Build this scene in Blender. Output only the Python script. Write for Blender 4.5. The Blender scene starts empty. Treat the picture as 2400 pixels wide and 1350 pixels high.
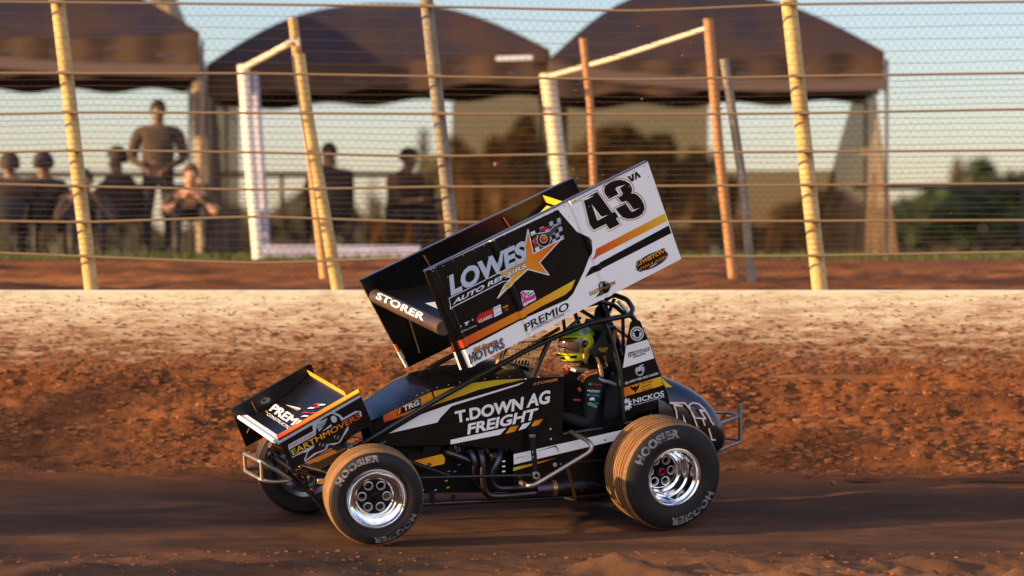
import bpy, math, random
import numpy as np
from mathutils import Vector, Matrix
from mathutils.geometry import tessellate_polygon
R = math.radians
random.seed(7); rng = np.random.default_rng(7)
sc = bpy.context.scene
col = sc.collection

# ---------------------------------------------------------------- camera, sky, sun, exposure
FPX = 7370.0                                   # focal length in pixels of the 2400 wide photograph
CAM = Vector((0.0, -22.2, 1.875))
PITCH = math.atan(80 / FPX)
cam = bpy.data.cameras.new('camera'); camo = bpy.data.objects.new('camera', cam); col.objects.link(camo)
cam.sensor_width = 36.0; cam.lens = FPX / 2400 * 36.0
cam.clip_start = 0.5; cam.clip_end = 6000
camo.location = CAM; camo.rotation_euler = (R(90) - PITCH, 0, 0)
cam.dof.use_dof = True; cam.dof.focus_distance = 21.9; cam.dof.aperture_fstop = 1.1
sc.camera = camo

SUN_AZ, SUN_EL = R(15.0), R(8.5)               # from the left, a little towards the camera, low
SUN = Vector((-math.cos(SUN_AZ) * math.cos(SUN_EL), -math.sin(SUN_AZ) * math.cos(SUN_EL), math.sin(SUN_EL)))
w = bpy.data.worlds.new('World'); sc.world = w; w.use_nodes = True
nt = w.node_tree; nt.nodes.clear()
sky = nt.nodes.new('ShaderNodeTexSky'); sky.sky_type = 'NISHITA'; sky.sun_disc = False
sky.sun_elevation = SUN_EL
sky.sun_rotation = math.atan2(SUN.x, SUN.y)
sky.air_density = 1.0; sky.dust_density = 0.5; sky.ozone_density = 3.0
bg = nt.nodes.new('ShaderNodeBackground'); bg.inputs[1].default_value = 0.15
wo = nt.nodes.new('ShaderNodeOutputWorld')
tint = nt.nodes.new('ShaderNodeMix'); tint.data_type = 'RGBA'; tint.blend_type = 'MULTIPLY'; tint.inputs[0].default_value = 1.0
tint.inputs[7].default_value = (1.03, 0.87, 0.98, 1)             # white balance of the evening sky
nt.links.new(sky.outputs[0], tint.inputs[6])
# bright cloud bank added in the unseen sky behind the camera to fill shaded panels
wtc = nt.nodes.new('ShaderNodeTexCoord'); wsep = nt.nodes.new('ShaderNodeSeparateXYZ'); nt.links.new(wtc.outputs['Generated'], wsep.inputs[0])
wy = nt.nodes.new('ShaderNodeMapRange'); wy.interpolation_type = 'SMOOTHSTEP'; wy.inputs[1].default_value = -0.15; wy.inputs[2].default_value = -0.75; wy.inputs[3].default_value = 0; wy.inputs[4].default_value = 1
wz = nt.nodes.new('ShaderNodeMapRange'); wz.interpolation_type = 'SMOOTHSTEP'; wz.inputs[1].default_value = 0.02; wz.inputs[2].default_value = 0.22
nt.links.new(wsep.outputs[1], wy.inputs[0]); nt.links.new(wsep.outputs[2], wz.inputs[0])
wn = nt.nodes.new('ShaderNodeTexNoise'); wn.inputs['Scale'].default_value = 3.0; wn.inputs['Detail'].default_value = 5; nt.links.new(wtc.outputs['Generated'], wn.inputs['Vector'])
wr = nt.nodes.new('ShaderNodeMapRange'); wr.inputs[1].default_value = 0.35; wr.inputs[2].default_value = 0.6; wr.inputs[3].default_value = 0.45; wr.inputs[4].default_value = 1.0; nt.links.new(wn.outputs[0], wr.inputs[0])
m1 = nt.nodes.new('ShaderNodeMath'); m1.operation = 'MULTIPLY'; m2 = nt.nodes.new('ShaderNodeMath'); m2.operation = 'MULTIPLY'
nt.links.new(wy.outputs[0], m1.inputs[0]); nt.links.new(wz.outputs[0], m1.inputs[1]); nt.links.new(m1.outputs[0], m2.inputs[0]); nt.links.new(wr.outputs[0], m2.inputs[1])
cl = nt.nodes.new('ShaderNodeMix'); cl.data_type = 'RGBA'; cl.inputs[7].default_value = (5.1, 5.1, 5.8, 1)
nt.links.new(m2.outputs[0], cl.inputs[0]); nt.links.new(tint.outputs[2], cl.inputs[6]); nt.links.new(cl.outputs[2], bg.inputs[0]); nt.links.new(bg.outputs[0], wo.inputs[0])
sun = bpy.data.lights.new('sun', 'SUN'); suno = bpy.data.objects.new('sun', sun); col.objects.link(suno)
sun.energy = 4.9; sun.angle = R(0.5); sun.color = (1.0, 0.64, 0.29)
suno.rotation_euler = SUN.to_track_quat('Z', 'Y').to_euler()
sc.view_settings.view_transform = 'Standard'; sc.view_settings.look = 'None'
sc.view_settings.exposure = 1.05; sc.view_settings.gamma = 1.0
sc.cycles.use_denoising = True
sc.cycles.max_bounces = 8; sc.cycles.transparent_max_bounces = 12

# ---------------------------------------------------------------- projection helpers
CR = Matrix.Rotation(R(90) - PITCH, 3, 'X')
def ray(px, py):
    return (CR @ Vector(((px - 1200) / FPX, -(py - 675) / FPX, -1))).normalized()
def at(px, py, Y):                              # world point on the vertical plane at depth Y
    d = ray(px, py); return CAM + d * ((Y - CAM.y) / d.y)
PSI, ROLL, CPITCH = R(20), R(-7.5), R(1.5)
c_, s_ = math.cos(PSI), math.sin(PSI)
R0 = Matrix(((-c_, s_, 0), (-s_, -c_, 0), (0, 0, 1)))
CARR = R0 @ Matrix.Rotation(CPITCH, 3, 'Y') @ Matrix.Rotation(ROLL, 3, 'X')
CARO = Vector((at(1228, 1000, 0).x, 0, 0.0))
CARM = Matrix.Translation(CARO) @ CARR.to_4x4()
CARI = CARM.inverted()
CARRI = CARR.transposed()
def P(px, py, a=0.0, b=0.0, off=0.0):           # car-frame point where the pixel ray meets y = a + b*x
    o = CARI @ CAM; d = CARRI @ ray(px, py)
    t = (a + off + b * o.x - o.y) / (d.y - b * d.x)
    return o + d * t
def gz(Y): return 0.085 * Y + 0.017                      # banked track

# ---------------------------------------------------------------- materials
MATS = {}
def nn(t, k, **kw):
    n = t.nodes.new(k)
    for a, b in kw.items(): setattr(n, a, b)
    return n
def mat(name, rgb, rough=0.5, metal=0.0, coat=0.0, var=0.0, vs=8.0, rgb2=None, bump=0.0, bs=40.0, stretch=(1, 1, 1), spec=0.5, dust=0.0, trans=0.0, alpha=1.0, thr=(0.35, 0.65)):
    if name in MATS: return MATS[name]
    m = bpy.data.materials.new(name); m.use_nodes = True; MATS[name] = m
    t = m.node_tree; b = t.nodes['Principled BSDF']
    b.inputs['Base Color'].default_value = (*rgb, 1); b.inputs['Roughness'].default_value = rough
    b.inputs['Metallic'].default_value = metal; b.inputs['Coat Weight'].default_value = coat
    b.inputs['Coat Roughness'].default_value = 0.06
    b.inputs['Specular IOR Level'].default_value = spec
    b.inputs['Transmission Weight'].default_value = trans; b.inputs['Alpha'].default_value = alpha
    tc = nn(t, 'ShaderNodeTexCoord'); mp = nn(t, 'ShaderNodeMapping'); mp.inputs['Scale'].default_value = stretch
    t.links.new(tc.outputs['Object'], mp.inputs[0])
    last = None
    if var or rgb2:
        n = nn(t, 'ShaderNodeTexNoise'); n.inputs['Scale'].default_value = vs; n.inputs['Detail'].default_value = 6
        n.inputs['Roughness'].default_value = 0.65
        t.links.new(mp.outputs[0], n.inputs['Vector'])
        r = nn(t, 'ShaderNodeValToRGB'); t.links.new(n.outputs[0], r.inputs[0])
        c2 = rgb2 or tuple(max(0, x * (1 - var)) for x in rgb); c1 = rgb if rgb2 else tuple(min(1, x * (1 + var)) for x in rgb)
        r.color_ramp.elements[0].position = thr[0]; r.color_ramp.elements[0].color = (*c2, 1)
        r.color_ramp.elements[1].position = thr[1]; r.color_ramp.elements[1].color = (*c1, 1)
        last = r.outputs[0]; t.links.new(last, b.inputs['Base Color'])
    if dust:
        n = nn(t, 'ShaderNodeTexNoise'); n.inputs['Scale'].default_value = 9; n.inputs['Detail'].default_value = 8; n.inputs['Roughness'].default_value = 0.75
        t.links.new(tc.outputs['Object'], n.inputs['Vector'])
        r = nn(t, 'ShaderNodeMapRange'); r.inputs[1].default_value = 0.42; r.inputs[2].default_value = 0.75; r.inputs[3].default_value = dust * 0.15; r.inputs[4].default_value = dust
        t.links.new(n.outputs[0], r.inputs[0])
        mx = nn(t, 'ShaderNodeMix', data_type='RGBA'); mx.inputs[6].default_value = (*rgb, 1); mx.inputs[7].default_value = (0.22, 0.11, 0.05, 1)
        if last: t.links.new(last, mx.inputs[6])
        t.links.new(r.outputs[0], mx.inputs[0]); t.links.new(mx.outputs[2], b.inputs['Base Color'])
        r2 = nn(t, 'ShaderNodeMapRange'); r2.inputs[3].default_value = rough; r2.inputs[4].default_value = min(1, rough + 0.35)
        t.links.new(n.outputs[0], r2.inputs[0]); t.links.new(r2.outputs[0], b.inputs['Roughness'])
    if bump:
        n = nn(t, 'ShaderNodeTexNoise'); n.inputs['Scale'].default_value = bs; n.inputs['Detail'].default_value = 5
        t.links.new(mp.outputs[0], n.inputs['Vector'])
        u = nn(t, 'ShaderNodeBump'); u.inputs['Strength'].default_value = bump; u.inputs['Distance'].default_value = 0.02
        t.links.new(n.outputs[0], u.inputs['Height']); t.links.new(u.outputs[0], b.inputs['Normal'])
    return m
def grad(name, pa, pb, cols, rough=0.3):        # painted fade between two car-frame points
    if name in MATS: return MATS[name]
    m = mat(name, cols[0], rough, coat=0.3); t = m.node_tree; b = t.nodes['Principled BSDF']
    d = pb - pa; L = d.length_squared
    tc = nn(t, 'ShaderNodeTexCoord'); s = nn(t, 'ShaderNodeVectorMath', operation='SUBTRACT'); s.inputs[1].default_value = pa
    k = nn(t, 'ShaderNodeVectorMath', operation='DOT_PRODUCT'); k.inputs[1].default_value = d / L
    r = nn(t, 'ShaderNodeValToRGB')
    t.links.new(tc.outputs['Object'], s.inputs[0]); t.links.new(s.outputs[0], k.inputs[0]); t.links.new(k.outputs['Value'], r.inputs[0])
    e = r.color_ramp.elements; e[0].color = (*cols[0], 1); e[1].color = (*cols[-1], 1)
    for i, c in enumerate(cols[1:-1]):
        x = e.new((i + 1) / (len(cols) - 1)); x.color = (*c, 1)
    t.links.new(r.outputs[0], b.inputs['Base Color'])
    return m
BLACK = mat('black_gloss_paint', (0.0025, 0.002, 0.0018), 0.14, coat=0.05, dust=0.008, spec=0.38)
WHITE = mat('white_vinyl', (0.90, 0.88, 0.86), 0.35, dust=0.05)
DWHITE = mat('decal_white', (0.75, 0.76, 0.78), 0.4)
DGREY = mat('decal_silver', (0.42, 0.45, 0.52), 0.35)
DBLACK = mat('decal_black', (0.003, 0.0028, 0.0028), 0.32, spec=0.35)
ORANGE = mat('decal_orange', (0.75, 0.22, 0.02), 0.35)
YELLOW = mat('decal_yellow', (0.78, 0.50, 0.02), 0.35)
RED = mat('decal_red', (0.45, 0.02, 0.01), 0.35)
PINK = mat('decal_pink', (0.6, 0.04, 0.25), 0.35)
GREEN = mat('decal_green', (0.05, 0.3, 0.12), 0.5)
BLUE = mat('decal_blue', (0.04, 0.25, 0.5), 0.5)
TUBE = mat('black_powder_coat', (0.004, 0.004, 0.0045), 0.22, coat=0.15, dust=0.015)
STEEL = mat('brushed_steel_tube', (0.42, 0.37, 0.32), 0.3, metal=1.0, dust=0.25)
CHROME = mat('polished_alloy', (0.86, 0.86, 0.88), 0.09, metal=1.0)
ALLOY = mat('dull_alloy', (0.5, 0.48, 0.46), 0.3, metal=1.0)
HEADER = mat('heat_tinted_steel', (0.07, 0.075, 0.11), 0.22, metal=1.0, rgb2=(0.10, 0.06, 0.05), vs=6, dust=0.04)
RUBBER = mat('tyre_rubber', (0.008, 0.0078, 0.0085), 0.5, var=0.3, vs=20, spec=0.35, dust=0.06)
TREAD = mat('dusty_tread_rubber', (0.29, 0.145, 0.048), 0.8, rgb2=(0.17, 0.08, 0.028), vs=14, stretch=(1, 3, 1))
GROOVE = mat('tread_groove', (0.012, 0.01, 0.01), 0.8)
TYRETXT = mat('tyre_lettering', (0.26, 0.25, 0.245), 0.6, rgb2=(0.035, 0.03, 0.03), vs=26, thr=(0.38, 0.56))
DARK = mat('soot_black', (0.005, 0.0045, 0.0045), 0.55, spec=0.2)
GOLD = mat('gold_wire', (0.5, 0.36, 0.16), 0.35, metal=0.8)

# ---------------------------------------------------------------- mesh builder
def smooth_path(pts, rad=0.05, n=5):
    pts = [Vector(p) for p in pts]
    if len(pts) < 3 or rad <= 0: return pts
    out = [pts[0]]
    for i in range(1, len(pts) - 1):
        a, b, c = pts[i - 1], pts[i], pts[i + 1]
        la, lc = (a - b).length, (c - b).length
        r1, r2 = min(rad, la * 0.49), min(rad, lc * 0.49)
        p, q = b + (a - b) * (r1 / max(la, 1e-6)), b + (c - b) * (r2 / max(lc, 1e-6))
        for k in range(n + 1):
            t = k / n; out.append(p * (1 - t) ** 2 + b * 2 * t * (1 - t) + q * t * t)
    out.append(pts[-1]); return out
class MB:
    def __init__(s): s.v = []; s.f = []; s.m = []; s.mats = []
    def mi(s, m):
        if m not in s.mats: s.mats.append(m)
        return s.mats.index(m)
    def face(s, pts, m):
        i = len(s.v); s.v += [tuple(p) for p in pts]; s.f.append(tuple(range(i, i + len(pts)))); s.m.append(s.mi(m))
    def mesh(s, vs, fs, m):
        i = len(s.v); s.v += [tuple(p) for p in vs]; k = s.mi(m)
        for f in fs: s.f.append(tuple(x + i for x in f)); s.m.append(k)
    def tube(s, pts, r, m, seg=10, rad=0.05, caps=True, r2=None):
        pts = smooth_path(pts, rad); n = len(pts)
        d = (pts[1] - pts[0]).normalized(); up = Vector((0, 0, 1)) if abs(d.z) < 0.9 else Vector((1, 0, 0))
        x = d.cross(up).normalized(); vs = []
        for i, p in enumerate(pts):
            d2 = (pts[min(i + 1, n - 1)] - pts[max(i - 1, 0)])
            if d2.length < 1e-9: d2 = d
            d2.normalize(); x = (x - d2 * x.dot(d2)).normalized(); y = d2.cross(x)
            rr = r if r2 is None else r + (r2 - r) * i / (n - 1)
            for k in range(seg):
                a = 2 * math.pi * k / seg; vs.append(p + x * math.cos(a) * rr + y * math.sin(a) * rr)
        fs = [(i * seg + k, i * seg + (k + 1) % seg, (i + 1) * seg + (k + 1) % seg, (i + 1) * seg + k) for i in range(n - 1) for k in range(seg)]
        if caps: fs += [tuple(range(seg))[::-1], tuple(range((n - 1) * seg, n * seg))]
        s.mesh(vs, fs, m)
    def box(s, c, size, m, rot=None):
        hx, hy, hz = [q / 2 for q in size]; c = Vector(c)
        vs = [Vector((x, y, z)) for x in (-hx, hx) for y in (-hy, hy) for z in (-hz, hz)]
        if rot is not None: vs = [rot @ v for v in vs]
        s.mesh([v + c for v in vs], [(0, 1, 3, 2), (4, 6, 7, 5), (0, 4, 5, 1), (2, 3, 7, 6), (0, 2, 6, 4), (1, 5, 7, 3)], m)
    def prism(s, poly, dv, m):                  # polygon of 3-D points pushed along dv
        n = len(poly); dv = Vector(dv); a = [Vector(p) for p in poly]; b = [p + dv for p in a]
        s.mesh(a + b, [tuple(range(n)), tuple(range(2 * n - 1, n - 1, -1))] + [(i, i + n, (i + 1) % n + n, (i + 1) % n) for i in range(n)], m)
    def lathe(s, prof, m, M=Matrix(), seg=64, mfun=None):   # profile (y, r) about the local y axis
        n = len(prof); vs = []
        for (y, r) in prof:
            for k in range(seg):
                a = 2 * math.pi * k / seg; vs.append(M @ Vector((r * math.cos(a), y, r * math.sin(a))))
        i0 = len(s.v); s.v += [tuple(v) for v in vs]
        for i in range(n - 1):
            k_ = s.mi(mfun(i) if mfun else m)
            for k in range(seg):
                s.f.append((i0 + i * seg + k, i0 + (i + 1) * seg + k, i0 + (i + 1) * seg + (k + 1) % seg, i0 + i * seg + (k + 1) % seg)); s.m.append(k_)
    def grid(s, fn, nu, nv, m, mf=None):
        i0 = len(s.v)
        for i in range(nu + 1):
            for j in range(nv + 1): s.v.append(tuple(fn(i / nu, j / nv)))
        for i in range(nu):
            for j in range(nv):
                a = i0 + i * (nv + 1) + j
                s.f.append((a, a + nv + 1, a + nv + 2, a + 1)); s.m.append(s.mi(mf((i + .5) / nu, (j + .5) / nv) if mf else m))
    def build(s, name, parent=None, sharp=32, bevel=0.0, M=None):
        me = bpy.data.meshes.new(name); me.from_pydata(s.v, [], s.f)
        for m in s.mats: me.materials.append(m)
        me.polygons.foreach_set('material_index', s.m)
        me.polygons.foreach_set('use_smooth', [sharp > 0] * len(s.f))
        me.update()
        if sharp > 0: me.set_sharp_from_angle(angle=R(sharp))
        o = bpy.data.objects.new(name, me); col.objects.link(o)
        if parent: o.parent = parent
        if M is not None: o.matrix_local = M
        if bevel:
            b = o.modifiers.new('bevel', 'BEVEL'); b.width = bevel; b.segments = 2; b.limit_method = 'ANGLE'; b.angle_limit = R(40)
        return o
def tag(o, label=None, cat=None, group=None, kind=None):
    if label: o['label'] = label
    if cat: o['category'] = cat
    if group: o['group'] = group
    if kind: o['kind'] = kind
    return o
def empty(name, loc=(0, 0, 0), M=None):
    o = bpy.data.objects.new(name, None); col.objects.link(o); o.empty_display_size = 0.2
    if M is not None: o.matrix_world = M
    else: o.location = loc
    return o

# ---------------------------------------------------------------- lettering
_G = {}
def glyphs(txt, bold=0.0, shear=0.0, space=1.0):
    k = (txt, bold, shear, space)
    if k in _G: return _G[k]
    bold = 0.0 if 'M' in txt else bold
    cu = bpy.data.curves.new('t', 'FONT'); cu.body = txt; cu.size = 1; cu.offset = bold; cu.shear = shear; cu.space_character = space
    cu.resolution_u = 3; cu.fill_mode = 'FRONT' if hasattr(cu, 'fill_mode') else cu.fill_mode
    o = bpy.data.objects.new('t', cu); col.objects.link(o)
    dg = bpy.context.evaluated_depsgraph_get(); e = o.evaluated_get(dg); me = e.to_mesh()
    vs = [(v.co.x, v.co.y) for v in me.vertices]; fs = [tuple(p.vertices) for p in me.polygons]
    e.to_mesh_clear(); bpy.data.objects.remove(o); bpy.data.curves.remove(cu)
    xs = [v[0] for v in vs]; ys = [v[1] for v in vs]; x0, x1, y0, y1 = min(xs), max(xs), min(ys), max(ys)
    vs = [((x - x0) / (x1 - x0), (y - y0) / (y1 - y0)) for x, y in vs]
    _G[k] = (vs, fs); return _G[k]
def tris(pts):
    if len(pts) < 4: return [pts]
    return [[pts[i] for i in t] for t in tessellate_polygon([pts])]
def clipx(poly, x, keep_less):                  # keep the side x' <= x (or >=) of a polygon of 3-D points
    out = []; n = len(poly)
    for i in range(n):
        a, b = poly[i], poly[(i + 1) % n]
        ia = (a.x <= x) == keep_less; ib = (b.x <= x) == keep_less
        if ia: out.append(a)
        if ia != ib and abs(b.x - a.x) > 1e-9: out.append(a.lerp(b, (x - a.x) / (b.x - a.x)))
    return out
class Surf:                                     # a car panel lying on y = a + b*x, with pressed ribs
    def __init__(s, mb, a, b=0.0, ribs=None, sx=1.0, ox=0.0, oy=0.0, base=0.0, sign=1):
        s.mb, s.a, s.b, s.ribs, s.sx, s.ox, s.oy, s.base, s.sign = mb, a, b, ribs, sx, ox, oy, base, sign
    def px(s, q): return (s.ox + q[0] / s.sx, s.oy + q[1] / s.sx)
    def pt(s, q, off=0.0):
        x, y = s.px(q); return P(x, y, s.a, s.b, s.base + off)
    def add(s, pts, m):
        if not s.ribs: s.mb.face(pts, m); return
        cuts = s.ribs['cuts']; lo = -1e9
        for c in cuts + [1e9]:
            q = pts
            if lo > -1e8: q = clipx(q, lo, False)
            if len(q) > 2 and c < 1e8: q = clipx(q, c, True)
            if len(q) > 2: s.mb.face([Vector((p.x, p.y + s.ribs['f'](p.x), p.z)) for p in q], m)
            lo = c
    def poly(s, q, m, lay=1): s.add([s.pt(p, 0.0012 * lay) for p in q], m)
    def stroke(s, q, wd, m, lay=2, close=False):
        q = [Vector(p) for p in q]
        if close: q = q + [q[0]]
        for i in range(len(q) - 1):
            a, b = q[i], q[i + 1]; d = (b - a)
            if d.length < 1e-6: continue
            d.normalize(); n = Vector((-d.y, d.x)) * wd / 2; e = d * wd * 0.3
            s.poly([a - e + n, b + e + n, b + e - n, a - e - n], m, lay + 0.12 * (i % 2))
    def disc(s, c, rx, ry, m, lay=2, ang=0, n=28, ring=0):
        ca, sa = math.cos(R(ang)), math.sin(R(ang))
        p = [(c[0] + rx * math.cos(t) * ca - ry * math.sin(t) * sa, c[1] + rx * math.cos(t) * sa + ry * math.sin(t) * ca) for t in [2 * math.pi * k / n for k in range(n)]]
        if ring: s.stroke(p, ring, m, lay, True)
        else: s.poly(p, m, lay)
    def text(s, txt, BL, BR, TL, TR, m, lay=3, bold=0.0, shear=0.0, space=1.0):
        vs, fs = glyphs(txt, bold, shear, space)
        BL, BR, TL, TR = map(Vector, (BL, BR, TL, TR))
        V = [s.pt((BL * (1 - u) + BR * u) * (1 - v) + (TL * (1 - u) + TR * u) * v, 0.0012 * lay) for u, v in vs]
        for f in fs: s.add([V[i] for i in f], m)
        if 'M' in txt and bold > 0.005:           # heavier strokes for words whose M would fold over itself
            d = (BR - BL) * (bold * 0.9 / max(3, len(txt)))
            for k, (dx, dy) in enumerate(((1, .35), (-1, -.35), (.5, -.6), (-.5, .6))):
                dd = d * dx + (TL - BL) * bold * .5 * dy
                V = [s.pt((BL * (1 - u) + BR * u) * (1 - v) + (TL * (1 - u) + TR * u) * v + dd, 0.0012 * (lay + .1 * (k + 1))) for u, v in vs]
                for f in fs: s.add([V[i] for i in f], m)

# ---------------------------------------------------------------- value noise for terrain
def vnoise(x, y, seed):
    r = np.random.default_rng(seed); g = r.random((256, 256))
    xi = np.floor(x).astype(int); yi = np.floor(y).astype(int); fx = x - xi; fy = y - yi
    fx = fx * fx * (3 - 2 * fx); fy = fy * fy * (3 - 2 * fy)
    a = g[xi % 256, yi % 256]; b = g[(xi + 1) % 256, yi % 256]; c = g[xi % 256, (yi + 1) % 256]; d = g[(xi + 1) % 256, (yi + 1) % 256]
    return (a * (1 - fx) + b * fx) * (1 - fy) + (c * (1 - fx) + d * fx) * fy - 0.5
def fbm(x, y, seed, oct=5, rough=0.5):
    z = 0; a = 1.0
    for o in range(oct): z = z + a * vnoise(x * 2 ** o + 17 * o, y * 2 ** o - 9 * o, seed + o); a *= rough
    return z
def sheet(name, xs, ys, zf, m, kind='structure', smooth=True):
    X, Y = np.meshgrid(xs, ys, indexing='ij'); Z = zf(X, Y)
    v = np.stack([X, Y, Z], -1).reshape(-1, 3); nx, ny = len(xs), len(ys)
    i = np.arange(nx - 1)[:, None] * ny + np.arange(ny - 1)[None, :]
    f = np.stack([i, i + ny, i + ny + 1, i + 1], -1).reshape(-1, 4)
    me = bpy.data.meshes.new(name); me.vertices.add(len(v)); me.vertices.foreach_set('co', v.ravel().astype(np.float32))
    me.loops.add(f.size); me.loops.foreach_set('vertex_index', f.ravel().astype(np.int32))
    me.polygons.add(len(f)); me.polygons.foreach_set('loop_start', np.arange(0, f.size, 4, dtype=np.int32))
    me.update(calc_edges=True); me.polygons.foreach_set('use_smooth', [smooth] * len(f)); me.materials.append(m)
    o = bpy.data.objects.new(name, me); col.objects.link(o)
    if kind: o['kind'] = kind
    return o
# ================================================================ THE SETTING
DIRT_T = bpy.data.materials.new('track_dirt'); DIRT_B = bpy.data.materials.new('berm_dirt'); DIRT_K = bpy.data.materials.new('bank_dirt')
def dirt(m, dark, mid, light, sx, sc_, bumpd, rough=0.9):
    m.use_nodes = True; t = m.node_tree; b = t.nodes['Principled BSDF']; b.inputs['Roughness'].default_value = rough
    b.inputs['Specular IOR Level'].default_value = 0.25
    tc = nn(t, 'ShaderNodeTexCoord'); mp = nn(t, 'ShaderNodeMapping'); mp.inputs['Scale'].default_value = (sx, 1, 1)
    t.links.new(tc.outputs['Object'], mp.inputs[0])
    n = nn(t, 'ShaderNodeTexNoise'); n.inputs['Scale'].default_value = sc_; n.inputs['Detail'].default_value = 9; n.inputs['Roughness'].default_value = 0.68; n.inputs['Distortion'].default_value = 0.4
    n2 = nn(t, 'ShaderNodeTexNoise'); n2.inputs['Scale'].default_value = sc_ * 0.23; n2.inputs['Detail'].default_value = 4
    ad = nn(t, 'ShaderNodeMath', operation='ADD'); ml = nn(t, 'ShaderNodeMath', operation='MULTIPLY'); ml.inputs[1].default_value = 0.5
    t.links.new(mp.outputs[0], n.inputs['Vector']); t.links.new(mp.outputs[0], n2.inputs['Vector'])
    t.links.new(n.outputs[0], ad.inputs[0]); t.links.new(n2.outputs[0], ad.inputs[1]); t.links.new(ad.outputs[0], ml.inputs[0])
    r = nn(t, 'ShaderNodeValToRGB'); t.links.new(ml.outputs[0], r.inputs[0])
    e = r.color_ramp.elements; e[0].position = 0.36; e[0].color = (*dark, 1); e[1].position = 0.66; e[1].color = (*light, 1)
    x = e.new(0.5); x.color = (*mid, 1)
    t.links.new(r.outputs[0], b.inputs['Base Color'])
    if m is DIRT_T:                             # sunlit patches painted into the dirt, paler towards the near right
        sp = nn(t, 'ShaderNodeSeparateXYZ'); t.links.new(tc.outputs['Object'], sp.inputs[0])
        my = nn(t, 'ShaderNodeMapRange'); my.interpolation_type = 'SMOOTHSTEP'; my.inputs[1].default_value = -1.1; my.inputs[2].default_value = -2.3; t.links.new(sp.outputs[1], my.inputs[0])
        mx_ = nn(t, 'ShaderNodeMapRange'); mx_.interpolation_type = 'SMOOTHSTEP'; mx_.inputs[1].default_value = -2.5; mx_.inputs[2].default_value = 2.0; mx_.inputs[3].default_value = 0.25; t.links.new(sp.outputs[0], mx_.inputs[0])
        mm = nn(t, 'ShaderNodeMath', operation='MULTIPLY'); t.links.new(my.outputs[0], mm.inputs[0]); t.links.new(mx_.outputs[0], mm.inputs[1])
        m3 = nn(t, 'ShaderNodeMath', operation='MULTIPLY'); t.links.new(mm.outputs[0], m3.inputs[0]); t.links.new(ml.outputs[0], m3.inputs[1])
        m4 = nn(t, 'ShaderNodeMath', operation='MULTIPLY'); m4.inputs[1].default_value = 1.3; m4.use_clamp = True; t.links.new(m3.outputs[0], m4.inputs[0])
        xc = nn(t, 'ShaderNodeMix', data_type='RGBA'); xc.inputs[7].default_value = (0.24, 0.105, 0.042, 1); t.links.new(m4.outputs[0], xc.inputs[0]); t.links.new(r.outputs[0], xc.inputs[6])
        my2 = nn(t, 'ShaderNodeMapRange'); my2.interpolation_type = 'SMOOTHSTEP'; my2.inputs[1].default_value = 0.7; my2.inputs[2].default_value = 2.1; t.links.new(sp.outputs[1], my2.inputs[0])
        n5 = nn(t, 'ShaderNodeMath', operation='MULTIPLY'); t.links.new(my2.outputs[0], n5.inputs[0]); t.links.new(ml.outputs[0], n5.inputs[1])
        n6 = nn(t, 'ShaderNodeMath', operation='MULTIPLY'); n6.inputs[1].default_value = 1.9; n6.use_clamp = True; t.links.new(n5.outputs[0], n6.inputs[0])
        xd = nn(t, 'ShaderNodeMix', data_type='RGBA'); xd.inputs[7].default_value = (0.19, 0.063, 0.02, 1); t.links.new(n6.outputs[0], xd.inputs[0]); t.links.new(xc.outputs[2], xd.inputs[6]); t.links.new(xd.outputs[2], b.inputs['Base Color'])
    u = nn(t, 'ShaderNodeBump'); u.inputs['Strength'].default_value = 1.0; u.inputs['Distance'].default_value = bumpd
    n3 = nn(t, 'ShaderNodeTexNoise'); n3.inputs['Scale'].default_value = sc_ * 4; n3.inputs['Detail'].default_value = 6; n3.inputs['Roughness'].default_value = 0.7
    t.links.new(mp.outputs[0], n3.inputs['Vector']); t.links.new(n3.outputs[0], u.inputs['Height']); t.links.new(u.outputs[0], b.inputs['Normal'])
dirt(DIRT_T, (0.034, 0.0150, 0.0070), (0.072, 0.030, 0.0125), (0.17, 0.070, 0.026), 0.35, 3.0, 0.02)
dirt(DIRT_B, (0.05, 0.018, 0.007), (0.20, 0.064, 0.018), (0.42, 0.15, 0.040), 0.6, 7.0, 0.035)
dirt(DIRT_K, (0.07, 0.028, 0.011), (0.26, 0.085, 0.020), (0.52, 0.19, 0.045), 0.25, 2.5, 0.05)

WALLY, WALLT = 3.6, 1.577
def axis(lo, hi, a, b, st, far):
    m = list(np.arange(a, b, st)) + [b]
    l = [a - st * 2 * (1.35 ** k) for k in range(1, 40)]; l = [q for q in l if q > lo][::-1]
    r = [b + st * 2 * (1.35 ** k) for k in range(1, 40)]; r = [q for q in r if q < hi]
    return np.array([lo] + l + m + r + [hi])
def track_z(X, Y):
    base = 0.085 * Y + 0.017
    near = np.exp(-((X) / 12) ** 2)
    # long ruts and ridges run with the traffic; roughest on the inside of the racing line
    q = Y + 0.03 * X
    rough = np.clip((-q - 1.15) / 0.8, 0, 1) * (0.55 + 0.9 * np.clip((X + 0.5) / 2.5, 0, 1))
    lump = fbm(X * 1.5 + 3, q * 3.6, 11, 5, 0.55)
    fine = fbm(X * 5, q * 14, 31, 3, 0.55)
    z = lump * (0.026 + 0.11 * rough + 0.05 * np.clip((Y - 0.9) / 1.2, 0, 1)) + fine * (0.004 + 0.03 * rough)
    flat = np.exp(-((Y + 0.9) / 0.5) ** 2 - ((X - 0.1) / 2.0) ** 2)
    z = z * (1 - 0.75 * flat)
    return base + (z - 0.012) * near
track = sheet('track', axis(-140, 140, -5.6, 5.6, 0.03, 1), axis(-60, 3.7, -6.5, 3.65, 0.03, 1), track_z, DIRT_T)
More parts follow.
